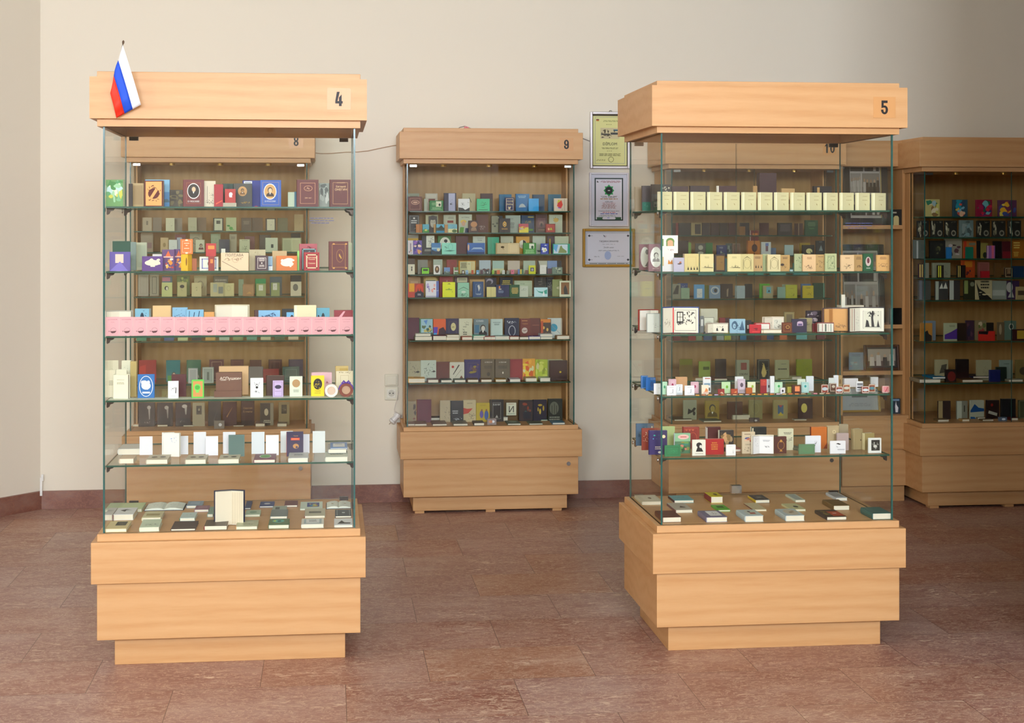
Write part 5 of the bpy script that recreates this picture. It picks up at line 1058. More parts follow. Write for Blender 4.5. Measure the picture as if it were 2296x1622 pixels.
shelf_items(5, S5[4], Y5, YB5, P5[4], '''
b 1427 1466 950.5 34 4c6478 T12|slate blue tall book with carved figure|m .1 .3 .6 .9 5 6a7a78 3a5060;r d8d0b0 .85 .8 .93 .88
b 1440 1479 961 22 8c3f2c T12|rust tall book with floral strip|s d8c0a0 .05 .3 .4 .9 14
b 1456 1496 966 10 33275a T16|dark violet book with coloured dots and moon|o 3aa088 .28 .8 .05 .03;o 5ab8d8 .22 .66 .03 .02;o e8d8a8 .8 .75 .1 .07;l d8c8b0 .5 .3 .4 2 .04;o d8d0c0 .6 .1 .12 .05
b 1484 1513 957 22 a9b87a T12|pale green book behind the small green one|
b 1491 1526 999.4 5 2c7a4c T10|small wide green book, left|f 24683f .1 .03;s 3a9a60 .2 .2 .8 .8 8
b 1513 1548 972 12 4f7a58 T16 Sd8dce4|colourful landscape book with pink cloud|r 8ab890 0 .6 1 1;o e8b8b0 .55 .82 .36 .12;m .0 .05 1 .6 12 3a5a38 6a9a50 d07a68 3a8a78 8a8a40;r c04a48 .35 .8 .75 .84
b 1532 1568 958 24 8e2a20|ornate brick red book|f a8402c .06 .03;p c05a38 .1 .9 .2 .8 .3 .9 .4 .8 .5 .9 .6 .8 .7 .9;g c05a38 .6 .5 .25 .25 .03
b 1553 1582 987 6 e4e2d4 T10|white book with black man's profile|o k .5 .68 .22 .16;p k .25 .25 .4 .6 .65 .55 .82 .25;o d8d8cc .62 .58 .1 .1;l a89a88 .5 .14 .7 2 .02
b 1584 1616 958 24 50120f Sd8ccc4|maroon book with white page edge|r e0dccc .02 .0 .07 .97
b 1613 1645 965.4 15 2c2420 T18 Sd8d4c0|dark book with gold foliage picture|m .05 .05 .95 .95 18 8a6a3a c89a68 4a3828 a88a60
b 1581 1623 985 8 a81014 T18|wide scarlet book with gold title|l c8862a .5 .72 .36 4 .07;o c8862a .5 .5 .05 .04
b 1629 1649.5 998 5 e9e9e8 T11|small white book with slim figure|p 4a4a4a .7 .2 .74 .2 .73 .6;l b8b8b8 .4 .85 .5 1 .02
f 1645 1662 990 984 980 c06a5a s14 |pink-red flat book behind the small white one|
b 1664.5 1693 969 9 c9b79a T10|cream book titled СКАЗКИ with fairy-tale scene|l 5a4030 .4 .88 .6 1 .03;m .1 .5 .95 .78 8 b03a2a d8b090 3a4a8a c87a58;t 2a2620 .5 .42 .06 СКАЗКИ;s 5a5040 .1 .1 .9 .3 10
b 1685 1718.5 958 24 181a12 Sd8d0b8|black book with page strip|r d8cca8 .05 .0 .13 .95;r 0f1410 .5 0 1 1
o 1686 1737 977 6 d8cdb8 <38 Se6e6e8 T9|white open book leaning back|s 7a7a78 .2 .3 .8 .9 16//l 8a8a90 .5 .75 .6 2 .03;s k .35 .3 .75 .45 12
b 1736 1763.5 979.6 8 50241c T12|brown book with gold laurel wreath|g c08a3c .55 .48 .28 .26 .03;o c08a3c .55 .74 .1 .08;p c08a3c .42 .12 .68 .12 .55 .25
b 1746 1779 962 16 d4d0b0 T14|cream book with black sketch|l 5a564a .6 .8 .55 2 .03;s k .5 .4 .95 .6 12
b 1792 1827 997 5 5c7f5a T11|dull green wide book|f 54785a .08 .02;g 4a9060 .55 .5 .3 .35 .03
f 1787 1808 990 984 978 7a7a62 s14 r20|grey-green booklet leaning on its side|
b 1807 1840.5 978 9 e2e4ec T10|white book with small tree drawing|s k .5 .45 .8 .75 12;p 4a4a50 .5 .3 .56 .3 .7 .6
b 1819 1855 958 18 c56a1f T16 S7a2c14|orange book with maroon side|p 8a3a1a .75 0 1 0 1 .3
b 1854 1881 955.5 18 b8a27c T14|beige book with round medallion|f 98825c .06 .015;o d0bc90 .6 .74 .16 .09;o 4a3a28 .6 .74 .03 .02
b 1882 1902 952 26 ac9a7c T14|tall tan-grey book|
b 1877 1903 972 13 b09c98 T12|pinkish grey book|
b 1862 1896 989.5 5 e6e6ea T10|white book with face and cap drawing|p k .35 .78 .5 .85 .7 .75 .6 .7 .5 .74;p 3a3a3a .36 .66 .5 .5 .56 .56 .48 .48;l 8a8a90 .7 .35 .5 3 .02;s b8b8c0 .3 .35 .5 .6 5
b 1912 1937 962.6 14 a8956c T22 r20|thick beige book with bone spine|o 4a3a28 .75 .45 .06 .04
b 1936 1963 972 13 a8945f T20 r16 Sd0c498|beige book with pale spine|
b 1948 1976 983 5 dfe0da T11|white-bordered book with black engraving|r 26241f .2 .16 .88 .88;s c8c8c0 .25 .2 .85 .85 22;o c8c8c0 .5 .45 .14 .1
''')
ZF5 = .461
shelf_items(5, ZF5, Y5, YB5, P5[5], '''
f 1440 1486 1132.6 1125 1110 ccceb8|pale cream flat book at the back left|r d8dcc8 .2 .15 .9 .85;o 4a4a38 .55 .5 .08 .12
f 1512 1556 1128.5 1122 1111 6aa4a8 S4a1a1c|turquoise flat book with lifted cover|s 4a8088 .2 .3 .8 .7 8
f 1594 1621 1128.8 1114 1104 cfc018 S7a1418|thick yellow flat book|o 5a5010 .6 .5 .16 .2
f 1694 1726 1128.8 1121 1110 403c40 Sc8a810|charcoal flat book with yellow pages|f 8a8a80 .25 .03;r 8a8a80 .35 .35 .65 .65
f 1784 1806 1126.6 1121.7 1108 c8ccb4|cream flat book with grey cover panel|r a8b0a8 .1 .05 .8 .95
f 1875 1900 1123 1116.7 1104 c4c8cc|white flat book, back right|r 9a9a98 .0 .2 .9 .9
f 1515 1553 1150.7 1143.6 1127 b8b0a0 S5a2a2c|grey flat book with bonnet drawing|p 5a4a40 .4 .3 .55 .55 .8 .3;s 5a4a40 .4 .3 .8 .5 5
f 1610 1638 1148 1143.6 1132 5aa82c|bright green flat book with dark title|r 2f6018 .2 .4 .75 .75
f 1690 1719 1146.8 1143 1127.8 d2c49c S6a3a28|cream flat book with thin spine|s a8906a .1 .2 .9 .8 8
f 1774 1807 1147 1142.5 1129 c9c593|pale yellow flat book with dark oval|o 3a3a28 .6 .45 .16 .14
f 1869 1905 1145 1134 1120 6f5220|brown suede flat book|s 8a6a30 .2 .2 .8 .8 8
f 1486 1527.6 1172 1160 1145 5a2c1e|chestnut flat book in the front left corner|
f 1584 1631 1171.7 1160 1145 77708c|lavender flat book with white title label|r dcdcdc .28 .2 .85 .9;s k .35 .3 .8 .8 16
f 1671 1712 1170.6 1157 1143 b4c4c8|pale blue flat book with round portrait, left of two|o c0c8bc .58 .55 .34 .4;r a8402c .45 .3 .75 .5;o 4a3a38 .5 .65 .08 .1
f 1762 1804 1169 1156.4 1141 b4c4c8|pale blue flat book with round portrait, right of two|o c4bca8 .55 .5 .36 .4;m .3 .3 .8 .7 5 8a6a4a a08a68
f 1854 1898.5 1167 1159 1143 3c2a20|dark flat book with red and gold painting|r b04420 .4 .1 .98 .75;m .0 .2 .5 .98 8 6a5a28 8a7a30 4a3a20;r e0b0a0 .55 .4 .75 .5;s d8d0c8 .05 .1 .12 .6 3
f 1956.6 1999 1165.6 1151.5 1137 33625c|teal flat book in the front right corner|
''')
shelf_items(8, Z8[0], Y8, YB, wp(0, 'case 8'), '''
b 320 340 488 10 b4a68c|greyish book with small figure|r 7a7060 .4 .45 .6 .75
b 343 362 488 12 8a7c6c|brown-grey book|
b 372 391 489 6 cfd2b4|cream-white book with lady drawing|s 5a6050 .4 .2 .8 .8 10
b 391 408 489 12 8f8678|grey book beside the lady drawing|
b 422 441 488 8 b4b496|sage book with landscape, left|s 6a7058 .1 .1 .9 .5 12
b 441 462 488 12 80684c|brown marbled book|
b 478.5 500.5 489 8 3a3c34|black-bordered white book with print, left|r d0d8c0 .1 .06 .9 .95;r 4a504a .3 .55 .7 .8
b 507 529.5 488 8 b9c89a|pale book with green hills|m .05 .05 .95 .5 7 5aa850 7ac070 3a8a40
b 541.6 563.5 488.5 9 5a4c3e|dark book with faded text|l a09480 .5 .7 .7 3 .05
b 565 589 488.5 12 6a5440|brown book|
b 596 618 490 8 34302a|black-bordered white book with print, right|r dcdfc8 .12 .07 .9 .94;s k .35 .3 .7 .8 10
b 623 645 489 10 6e6c4c|olive book|
b 660 680 481 8 b09c70|beige book with small figure|s 4a4a3a .4 .3 .8 .6 6
''')
shelf_items(8, Z8[1], Y8, YB, wp(1, 'case 8'), '''
b 316 343 523 14 9a8a74|grey-beige book|r 8a6a68 .1 .2 .9 .5
b 360 377 533 8 c0a87c|tan small book|o 9a8458 .5 .5 .2 .15
b 393 416 526 16 84484a|dull maroon frame book|o b0a890 .5 .45 .36 .3
b 379 397 538 6 cfd8d4|small white book with curl|s 7a8a88 .4 .3 .8 .8 6
b 397 408 533 8 a8b4c8|narrow pale blue book|
b 426 453 524 16 a09a7c|beige-green book with arch|g 5a5a48 .5 .6 .3 .2 .04
b 439 458.5 538 6 c8ccb0|small cream book with portrait|h .6 .45 .7 6a3a3a b09880
b 473 494 524 14 a4b090|pale sage book with figure|s 2f4038 .3 .3 .7 .8 12
b 492 514.5 537 8 4a4a58|slate navy book|
b 515 530.5 525 12 b0a88c|grey-cream narrow book|l 7a7060 .5 .8 .6 2 .04
b 537 560 537 6 c0c8a4|pale book with grey landscape|s 3a4a38 .1 .1 .9 .5 20;l 5a6a58 .5 .9 .6 1 .03
b 549 571 530 14 7a4440 T16|dull maroon book|
b 582 607 527 14 4e4034|dark brown book|
b 595.5 622.5 533.5 6 c8d4bc|white-green book with small square|r 2f3a34 .45 .3 .65 .55;s 4a5a50 .02 .1 .12 .9 8
o 632 676 533.5 6 a0a080 <50 Sc8d0ac|pale green open book|r b8c0a0 .1 .1 .9 .9//r c0c4a0 .1 .1 .9 .9
b 653 674 523 18 262018|black book behind the open one|
''')
shelf_items(8, Z8[3], Y8, YB, wp(3, 'case 8'), '''
b 310 333 615 14 a49c8c|grey book with square outline|f 8a8070 .2 .02
b 336 356 616 14 98917c|grey-green book with dark square|f 3a3a34 .25 .04;s 3a3a34 .35 .35 .65 .6 4
b 364 386 620 16 5a7080|blue-grey book with pink top|r c07a90 0 .75 .8 .95
b 363 386 634 6 c3cc88|yellow-green book with black profile|o k .45 .6 .2 .16;o e0e0c8 .5 .58 .1 .12
b 397 425 618 16 6f7c40|green figure book|m .1 .3 .9 .95 7 98a848 3a4a28 b8c068
b 398 418.5 633 6 b9b47c|cream book with dark mask|o 2a2a20 .5 .7 .25 .12;s 2a2a20 .3 .3 .7 .6 5
b 435.5 463 619 15 b0a47c|beige tall book with arch motif|g 6a6048 .5 .55 .25 .2 .04
b 430 451.5 634.7 6 c8c090|cream book with hound drawing|s 4a4430 .3 .4 .7 .8 8
b 479 511 619 16 726a58|grey-brown book with printed title|l a8a090 .5 .75 .8 2 .07
b 472 501.5 634 6 c4bc8c T12|cream pair of portraits book|r a8b0a0 .2 .3 .5 .9;r 7a8078 .6 .2 .95 .7
b 501 524.5 635.6 7 cfc890|cream book with faint head|g b0a878 .5 .6 .2 .2 .03
b 535 546 626.5 12 98a888|narrow sage book|
b 545 569.5 638 7 a87f50|tan book with light patch|p c89a58 .3 .2 .6 .4 .8 .2
b 572.7 596 625.5 14 2f8a44|green-topped book|r 3a9a58 0 .7 1 1
b 575 596 636.5 6 98a468|sage book with white label, left of two|r d8dccc .25 .45 .7 .9;s k .35 .5 .6 .85 5
b 605.6 632 621 14 54626a|slate blue book|
b 608 627 634 6 8f9c60|sage book with white label, right of two|r d8dcd0 .2 .45 .7 .95;s k .3 .5 .6 .9 6
b 652 675.5 618 16 1f1814|black book behind the white one|
b 652 675.5 632 6 cfc9ae|white book with grey oval|o 6a6a60 .45 .6 .25 .25
''')
cc = ['4f8a68', '7a6a40', '3a5a8a', 'b8c890', '2a2a28', 'c8a050', 'a8c0a8', '8a9a60', '6aa088', 'c8c8a0', '5a6a48', 'd8c8a8']
cn = ['sea-green', 'khaki', 'blue', 'pale green', 'black', 'ochre', 'grey-green', 'olive', 'teal', 'cream', 'moss', 'beige']
shelf_items(8, Z8[4], Y8, YB, wp(4, 'case 8'), '\n'.join('b %d %d %d 8 %s|%s book glimpsed behind the pink set|' % (306+i*31, 328+i*31, 728+(i*7) % 9, cc[i], cn[i]) for i in range(12)))
shelf_items(8, Z8[5], Y8, YB, wp(5, 'case 8'), '''
b 312 350 808 14 a0241f T14|bright red book, leftmost|p c03a30 .0 .3 .4 .3 .4 .8 0 .7
b 373 403.5 808.5 15 1f7a80|teal portrait book|r 4a9a48 .1 .0 .9 .3;h .55 .3 .5 6a8a80 c8b8a0
b 419 450 808 15 2f6a50|green portrait book|h .6 .4 .7 a8b0a8 c8b0a0
b 470 501.5 807 15 5e2f30|maroon book with cream frame|f b0907c .14 .03;r 6a3a3a .4 .4 .65 .55
b 518 546 807 15 5f3428 T20|reddish-brown book, left of three|f 8a5a48 .15 .02
b 561 586 808 15 5a3226 T20|reddish-brown book, middle of three|
b 603 632 807 15 50281f T20|reddish-brown book, right of three|f 8a5848 .15 .02
b 648 679.5 806.6 14 3a2a44|dark violet book|
b 422 443.5 826 6 a8b0b0 T8|grey book with white inner frame|f d8dcdc .1 .05
b 454 479 824 6 98a8a0|grey-green book with dark gap|f c8d0c8 .05 .06;r 5a6a60 .4 .2 .6 .7
b 555 590 823 6 7d7878|grey plain book|
b 589 625.5 827.7 6 8c2a28 T12|crimson book with light corner|f c05a50 .45 .03
b 634 671 823 6 48605a|grey-green framed book|f 7a9088 .15 .03
''')
shelf_items(8, ZW['gb'], Y8, YB, wp(7, 'case 8'), '''
b 311 346.5 903.6 17 3a322c|dark book with standing white figure, first|o b8b0a8 .65 .8 .12 .08;p a8a098 .6 .75 .72 .75 .7 .3 .66 .3;s 8a8078 .3 .1 .8 .3 8
b 353 387 904 17 332a24|dark book with standing white figure, second|o b8b0a8 .6 .8 .14 .08;p a8a098 .6 .75 .72 .75 .7 .35 .66 .35
b 394 427 903.6 16 3c2b26|dark book with white column figure|o c8c0b8 .6 .85 .18 .08;p b8b0a8 .6 .8 .76 .8 .72 .5 .66 .5;r 2a221e 0 0 1 .35;s a8a098 .3 .1 .7 .3 8
b 432 459 904 16 a49878|beige book with framed photograph|r 4a463a .3 .5 .75 .88;h .52 .7 .35 2a2620 a89c80
b 467.5 495 901 16 4f4a48|slate grey book|p 6a6460 .4 .2 .45 .2 .8 .8
b 500 530.5 902 15 4f302c|plum brown book with quill|p a87a50 .25 .4 .7 .8 .65 .72 .3 .35
b 541 570 900 15 4a302a|brown book titled Сергей Есенин|t b89468 .5 .72 .08 Сергей;t b89468 .5 .58 .08 Есенин;r 2f1e18 0 0 .9 .22
b 584 613 904.5 15 8a8470|grey book with portrait of a man|r 4a443c 0 0 .75 1;o c8bca0 .45 .6 .16 .16;l c8c4b0 .5 .2 .6 2 .04
b 625 649 903 17 9a8860|tan book with framed drawing|r 4a4434 .25 .5 .75 .9;s b8ac88 .3 .55 .7 .85 8
f 298 314 957 952 945 e0b890|tan flat book in the left corner|
f 322 348 955 952 943 6a5030|brown flat book, left|
f 353 376 957 953 943 8a6a30|mustard flat book|
f 411 434 957 954 945 6a5c48|dark flat book with light edge|
x 480 503 944 4 8a8078 T24|small metallic box with star glint|o e8e8ee .6 .5 .16 .2
f 523 547 957 954 946 5a4c3c|brown flat book right of the metallic box|
f 572.7 594 957 950 944 7a6a60|grey-brown flat book with white edge|
f 622 643 957 950 944 8a8478|grey flat book with white edge|
''')
# case 10
shelf_items(10, Z10[0], Y10, YB, wp(0, 'case 10'), '''
b 1515 1545 437 10 3a2a20|dark brown book, left|
b 1560 1590 439 10 6a5a3a|khaki book|
b 1640 1668 438 10 4a1f1c|dark red book|
b 1690 1720 436 10 2f3a4a|dark blue book|
b 1790 1818 437 10 5a4a30|brown book, right|
''')
dk = ['2a1a18', '7a1c20', '26201c', '9a8a5c', '301c1a', '3a1f1c', '2c2018', '441c1a', '281c1c', '4a2420']
dn = ['black-brown', 'narrow red', 'black', 'open khaki-framed', 'dark umber', 'dark chestnut', 'dark olive', 'wine', 'charcoal', 'red-brown']
xs = [(1508, 1515), (1515.6, 1521), (1522, 1549), (1550, 1573), (1575, 1592), (1594, 1612), (1614, 1632), (1634, 1652), (1660, 1680), (1704, 1724)]
shelf_items(10, Z10[1], Y10, YB, wp(1, 'case 10'), '\n'.join('b %.1f %.1f %d 10 %s|%s book|%s' % (a, b, 500, dk[i], dn[i], 'r 2a1c14 .35 .1 .92 .9' if i == 3 else '') for i, (a, b) in enumerate(xs))+'''
b 1658 1671 508 5 8a6030|small ochre booklet|
b 1745 1776 500 10 2c2424|black book with print lines|l 6a6060 .5 .85 .8 8 .04
b 1783 1800 501 12 4a2c22 T16|brown book with page edges|r a88a6a .4 0 .5 1
b 1805.6 1834 494 8 1f4a2c|green book with pale lettering|l 6a8a60 .5 .8 .7 3 .05;r 3a6a40 .3 .4 .7 .5
''')
shelf_items(10, Z10[2], Y10, YB, wp(2, 'case 10'), '''
b 1520 1544 540 10 38221e|dark maroon book|
b 1544 1549.5 544 8 6f9a3a|narrow green book|
b 1560 1582 546 8 4a4a44|grey book with white face|o b0b0a0 .5 .65 .25 .2;o b0b0a0 .5 .2 .3 .12
b 1583 1598 544.6 8 246a2c|green book|
b 1607.7 1630 550 7 25306a|blue book with white letters|t c8ccd8 .4 .75 .14 ЛЕВ;m .3 .0 .95 .5 6 6a7a74 9aa89a 3a4a4a
b 1628 1642 546 10 4a5a54|grey photograph book|m .1 .1 .9 .9 7 8a9a90 2a3a38
b 1642.5 1660 546 9 6a4a38|brown book with pale border|f a8947c .04 .04
x 1677 1704 540 8 c07428 T30|orange box with round brown hole|o 4a1c14 .55 .5 .24 .27;s 8a4a1c .2 .05 .9 .2 6
b 1681.5 1701 517 9 7a1c18 Y540 T12|dark red book on the orange box|r c8782c .3 .5 .9 .75;r d8ccc0 .0 .0 .08 1
b 1708 1728.5 543 6 d0d8d8|white book with blue picture|r 6a80c0 .4 .7 .75 .92;r 7a5a68 .42 .3 .7 .7
b 1728 1740 556 8 5a7090|small blue book|
b 1760 1779 549.6 6 a8c0c0|pale blue-grey book|
b 1794 1816 545 12 a88818|mustard book|
b 1800 1826 549.6 6 22201a|black book with yellow shell|o d8d090 .55 .4 .27 .26;p 22201a .6 .5 .8 .2 .7 .15
b 1830 1850 540 8 1c2024|black book with silver ship|p 7a8a8a .3 .3 .55 .7 .75 .3;l 8a9a9a .5 .9 .4 1 .03
''')
tx = [(1512, 1546), (1568, 1604), (1622, 1654), (1678, 1712), (1728, 1762), (1780, 1812)]
shelf_items(10, Z10[3], Y10, YB, wp(3, 'case 10'), '\n'.join('b %d %d 590 8 %s|%s book low behind the cream volumes|' % (a, b, ['3a8a84', '4a9a98', '2f7a74', '3aa090', '5aa8a0', '2a8a8a'][i], ['teal', 'aqua', 'dark teal', 'jade', 'pale aqua', 'sea-blue'][i]) for i, (a, b) in enumerate(tx)))
shelf_items(10, Z10[4], Y10, YB, wp(4, 'case 10'), '''
b 1508.5 1526 637 8 8a8a78|grey book with dark animal photo|p 2f2c28 .0 .3 .5 .9 .8 .9 .7 .3
b 1521 1542 635.6 14 2f4684|navy-blue book with white marks|s c8ccd8 .3 .6 .9 .95 8
b 1528 1546 646 6 8aa88c|sage small book|s 4a5a50 .4 .3 .8 .5 4
b 1557 1579.5 638.4 7 5aa0d8|sky-blue book with white castle|r d8e0e0 .25 .05 .78 .7;s 4a4a50 .3 .1 .7 .5 8
b 1579 1589 640 12 7a8028|narrow olive book|
b 1591.4 1615 640 7 7d9ab8|grey-blue book with rider|g c8d0d4 .5 .6 .4 .3 .1;o 3a3a3a .55 .6 .16 .15
b 1616 1643 637 12 3c2a20|brown book with pale dress figure|p a8947c .5 .1 .6 .1 .65 .7 .5 .6
b 1649.5 1670.5 641 7 a8bcc4|pale blue book with faces|s 3a3a40 .5 .6 .9 .85 5
b 1671 1687 637 12 201c18|black book|
b 1704 1726 636.7 12 5ab018|vivid green book|
b 1712 1733 641 6 a8a078|khaki book with blue square|r 6ab0c0 .3 .4 .8 .9;p 2a3a40 .45 .5 .6 .7 .7 .5
b 1744 1764 644 8 8aac9c|pale jade book|
b 1755 1772 638 14 8a9a80|grey sage book|
b 1763 1787.5 639 7 b8b830|yellow-green book with vase drawing|s 6a6a20 .2 .1 .9 .4 10;r a89a3a .3 .7 .7 .75
b 1797 1818 636.7 14 5a78a0|steel-blue book|
b 1801 1824 641 6 c4b010|yellow book with dark drawing|s 3a3a10 .2 .15 .9 .5 12;r 5a5a18 .3 .8 .7 .84
b 1824 1848.5 635 9 144026 T18|dark green book with pale edge|r 6a9a80 .9 0 1 1
''')
rw = [(1510, 1526, '6a2028', 'wine'), (1544, 1560, '8a2020', 'red'), (1561.6, 1574, '7a8a68', 'sage'), (1578.6, 1597, '34507a', 'blue'), (1607.7, 1623, '98a8a8', 'pale grey'), (1625, 1639, 'a8b040', 'yellow-green'), (1641, 1656, '6a6a60', 'grey'), (1660, 1673.5, '1f78a8', 'bright blue'), (1674, 1690, '2a2420', 'black'), (1692, 1706, '5a1a1e', 'maroon'), (1707, 1719.5, '8a5020', 'rust'), (1720, 1735, '244a7a', 'navy'), (1749, 1764.5, 'c86a38', 'orange'), (1787, 1809.5, '6ab0b0', 'turquoise'), (1811, 1829, '6a6a50', 'olive'), (1832, 1850, '6a3034', 'dull red')]
shelf_items(10, Z10[5], Y10, YB, wp(5, 'case 10'), '\n'.join('b %.1f %.1f %d 8 %s|%s book partly hidden by the open books|' % (a, b, 722+(i*5) % 8, c_, n_) for i, (a, b, c_, n_) in enumerate(rw)))
shelf_items(10, Z10[6], Y10, YB, wp(6, 'case 10'), '''
b 1524 1553 805.7 10 7a6428 T12|tan straw-textured book with olive top|r 7a7a1c 0 .75 .95 1;s 4a3a18 .1 .05 .9 .7 16
b 1568 1592.5 811 8 93a848 |light green book with dark text|r 5a6a30 .35 .6 .9 .75;s 5a6a30 .4 .2 .8 .4 6
b 1605 1628.5 805.7 10 2c1c18|black-brown book|
b 1651 1680 808 9 a4a890|grey-green book with rose square|r 9a5a50 .35 .55 .8 .88;t k .55 .35 .1 УЖИН
b 1699 1725.5 806.5 9 20241c|black book with gold ornament|f 8a8a78 .06 .03;p d8c070 .3 .4 .5 .85 .75 .4 .6 .2 .42 .2;s d8c070 .1 .1 .9 .9 12
b 1739 1769.5 808 9 a8a880|khaki-cream book with title|l 4a4a38 .5 .55 .7 1 .06;l 6a6a58 .6 .8 .4 1 .03
b 1787 1821 806 9 848c10 |acid olive book|s 5a6010 .3 .4 .8 .9 14
f 1559 1584 858 846 840 b88850 s4|tan block lying flat|
f 1602 1631 858 848 842 6a1c1c s4|dark red flat book|
f 1640 1668 858 852 846 5a5a50 s4|grey flat book|
f 1690 1719 858 853 847 7a8070 s4|sage flat book|
f 1750 1776 858 851 846 8a8a38 s4|olive flat book|
f 1776 1798 858 846 842 b0b08a s4|pale khaki flat book|
''')
shelf_items(10, ZW['gb']-.005, Y10, YB, wp(7, 'case 10'), '''
b 1533 1562 898 18 a4a68c|grey-cream book with black cat|p 2a2a26 .3 .3 .35 .6 .6 .5 .8 .65 .95 .6 .8 .45;o 2a2a26 .8 .35 .1 .1
b 1582 1612.5 898.8 17 a48a30|ochre book with nobleman portrait|h .5 .5 .9 6a5418 b09a48
b 1632.5 1665 901.6 17 5f3a28|brown book|
b 1680 1709.5 898 17 98905c|khaki-beige book with embossed head|g b0a878 .45 .6 .3 .28 .03
b 1734.7 1766 898 17 a89a64|beige book with blue and yellow costume|r 4a6a8a .3 .3 .7 .75;p b04a48 .35 .75 .65 .75 .5 .62;p c8b020 .3 .2 .5 .4 .7 .2
b 1791.5 1822 894 15 3c1c16|dark brown book with gold coin|o d8c860 .38 .55 .22 .22
f 1643 1682 946 934 928 b0a888 s16|thick cream flat book|
f 1512 1552 946 941 934 6a5a40 s14|brown flat book, left|
f 1578 1618 952 947 938 5a6a60 s6|grey-teal flat book|
x 1682 1703 938 4 6a5a58 T24|small brownish metal box with bright star|o e8e8ee .6 .5 .16 .2
f 1781.5 1809 950 946 940 a8a498 s8|light grey flat book|
''')  # pale ellipse on the metal box paints its star glint
# case 11, dark, at the right edge
shelf_items(11, Z11[0], Y11, YB, wp(0, 'the rightmost case'), '''
b 2075 2107 447 8 b8b070|book with pale portraits over green|m 0 0 1 1 14 8a6a40 c8c868 2f7a5a d8d0b0 9ab8c0
b 2138 2169.5 448 8 2a4a5a|book with teal and gold figure|m .1 0 1 1 16 1f8aa0 d8a820 c84a3a d8b090 7ab0c8 2a3a5a
b 2190 2224.5 448 8 8a1438|crimson book with green and blue shapes|m 0 0 1 1 16 c0203a 1f6a48 2a2a68 6ab0b8 a01a4a
b 2240 2279.5 449 8 5a3050|plum book with yellow dancer shape|m 0 0 1 1 16 d8a828 b84a2a 3a4a88 d8c850 6a2a4a
''')
bw = [(2057, 2082.5), (2088, 2115), (2119, 2146), (2191, 2219.5), (2226, 2254.5), (2261, 2289.5)]
shelf_items(11, Z11[1], Y11, YB, wp(1, 'the rightmost case'), '\n'.join('b %.1f %.1f 495 8 1f1f1a T16|black book with white leaf-strip spine, %s @black patterned volumes in the rightmost case|m .02 0 .35 1 16 8a8a70 3a3a30 b8b49c;s 8a8a78 .45 .85 .95 .97 10;o 8a8878 .7 .25 .2 .18;o 2a2a24 .7 .25 .12 .1' % (a, b, on[:6][i]) for i, (a, b) in enumerate(bw))+'''
b 2152 2182.5 494 8 6a8080 T16 |blue-grey volume among the black patterned ones|m .1 0 .95 1 16 8a9a98 4a5a5a 7a9aa0
''')
shelf_items(11, Z11[2], Y11, YB, wp(2, 'the rightmost case'), '''
b 2048 2072 538 10 5a645c T14|grey book with pale spine|r a8b0ac .3 .0 .45 .95
b 2086 2119.5 540 12 1c1c18|black book with olive picture|m .3 .2 .95 .9 8 3a3a24 5a5a38 2a2a2a
b 2120 2157 536 14 9a9480|light book with dark-haired woman|m .1 .1 .95 .8 9 3a1c1c 8a7a80 c8b8b8 5a3a40
B 2122 2134 554.4 5 1f6aa8|small blue booklet|
b 2161 2190 540.7 14 b8682c|orange-yellow book with red spine|r c83a1c 0 0 .2 1;r 7a8068 .4 .75 .9 .9;p a03038 .3 .4 .5 .7 .6 .4
B 2166 2182.5 554 5 0f6a54|small green booklet|
b 2190.5 2198 540.5 12 14120f|narrow black book|
b 2199 2215 545 13 9a9048|olive-yellow book|o 2a3420 .6 .2 .3 .2
B 2214 2231 551 6 8a5a9a|violet and pink booklet pair|r c8607a .55 0 .85 1;r d8c0c8 .0 0 .1 1
b 2228 2246 541 13 181210|black-brown book|
b 2248 2266 541.5 12 4a1018|dark red book|r 7a1420 0 0 1 .4
b 2266.5 2296 539 12 9a5f14|ochre book with pale title|l d8c068 .45 .82 .6 3 .07;l d8b858 .4 .3 .4 3 .05
''')
shelf_items(11, Z11[3], Y11, YB, wp(3, 'the rightmost case'), '''
B 2060 2071 591.7 7 3a2430 T14|dark booklet with two yellow stripes, first|r d8c070 .15 .05 .4 .95;r d8c070 .6 .05 .85 .95
b 2073 2083 590 12 8a8a78|narrow grey book|
b 2092 2131 589.5 14 8f927a|grey-green book|s 5a5a48 .6 .1 .9 .5 6
B 2102 2116 595 6 241c14 T10|dark booklet with two yellow stripes, second|r d0d040 .1 .05 .28 .95;r d0d040 .4 .05 .58 .95
B 2146 2165 595 7 1c1210 T10|dark booklet with two yellow stripes, third|r c8b860 .1 .05 .2 .95;r c8b860 .3 .05 .4 .95
b 2157 2186 584 14 b84a18|orange book with dark figure|r c87a1c .2 .6 .8 .95;m .3 .1 .8 .5 5 5a1c28 2a1c30
b 2194 2218.5 588 14 8a5048|dusty rose book|f a87068 .06 .03
B 2200 2219 608 6 a01420|small crimson booklet|
b 2230 2245.5 590 14 6a4a24|tan-brown book|s 3a2410 .5 .2 .9 .8 6
b 2253 2271 600 8 3a2418|brown book with cream frame|f c8b88a .08 .06;l c8a878 .5 .75 .5 4 .06
b 2271.5 2296 597 9 123050|dark blue book|
''')
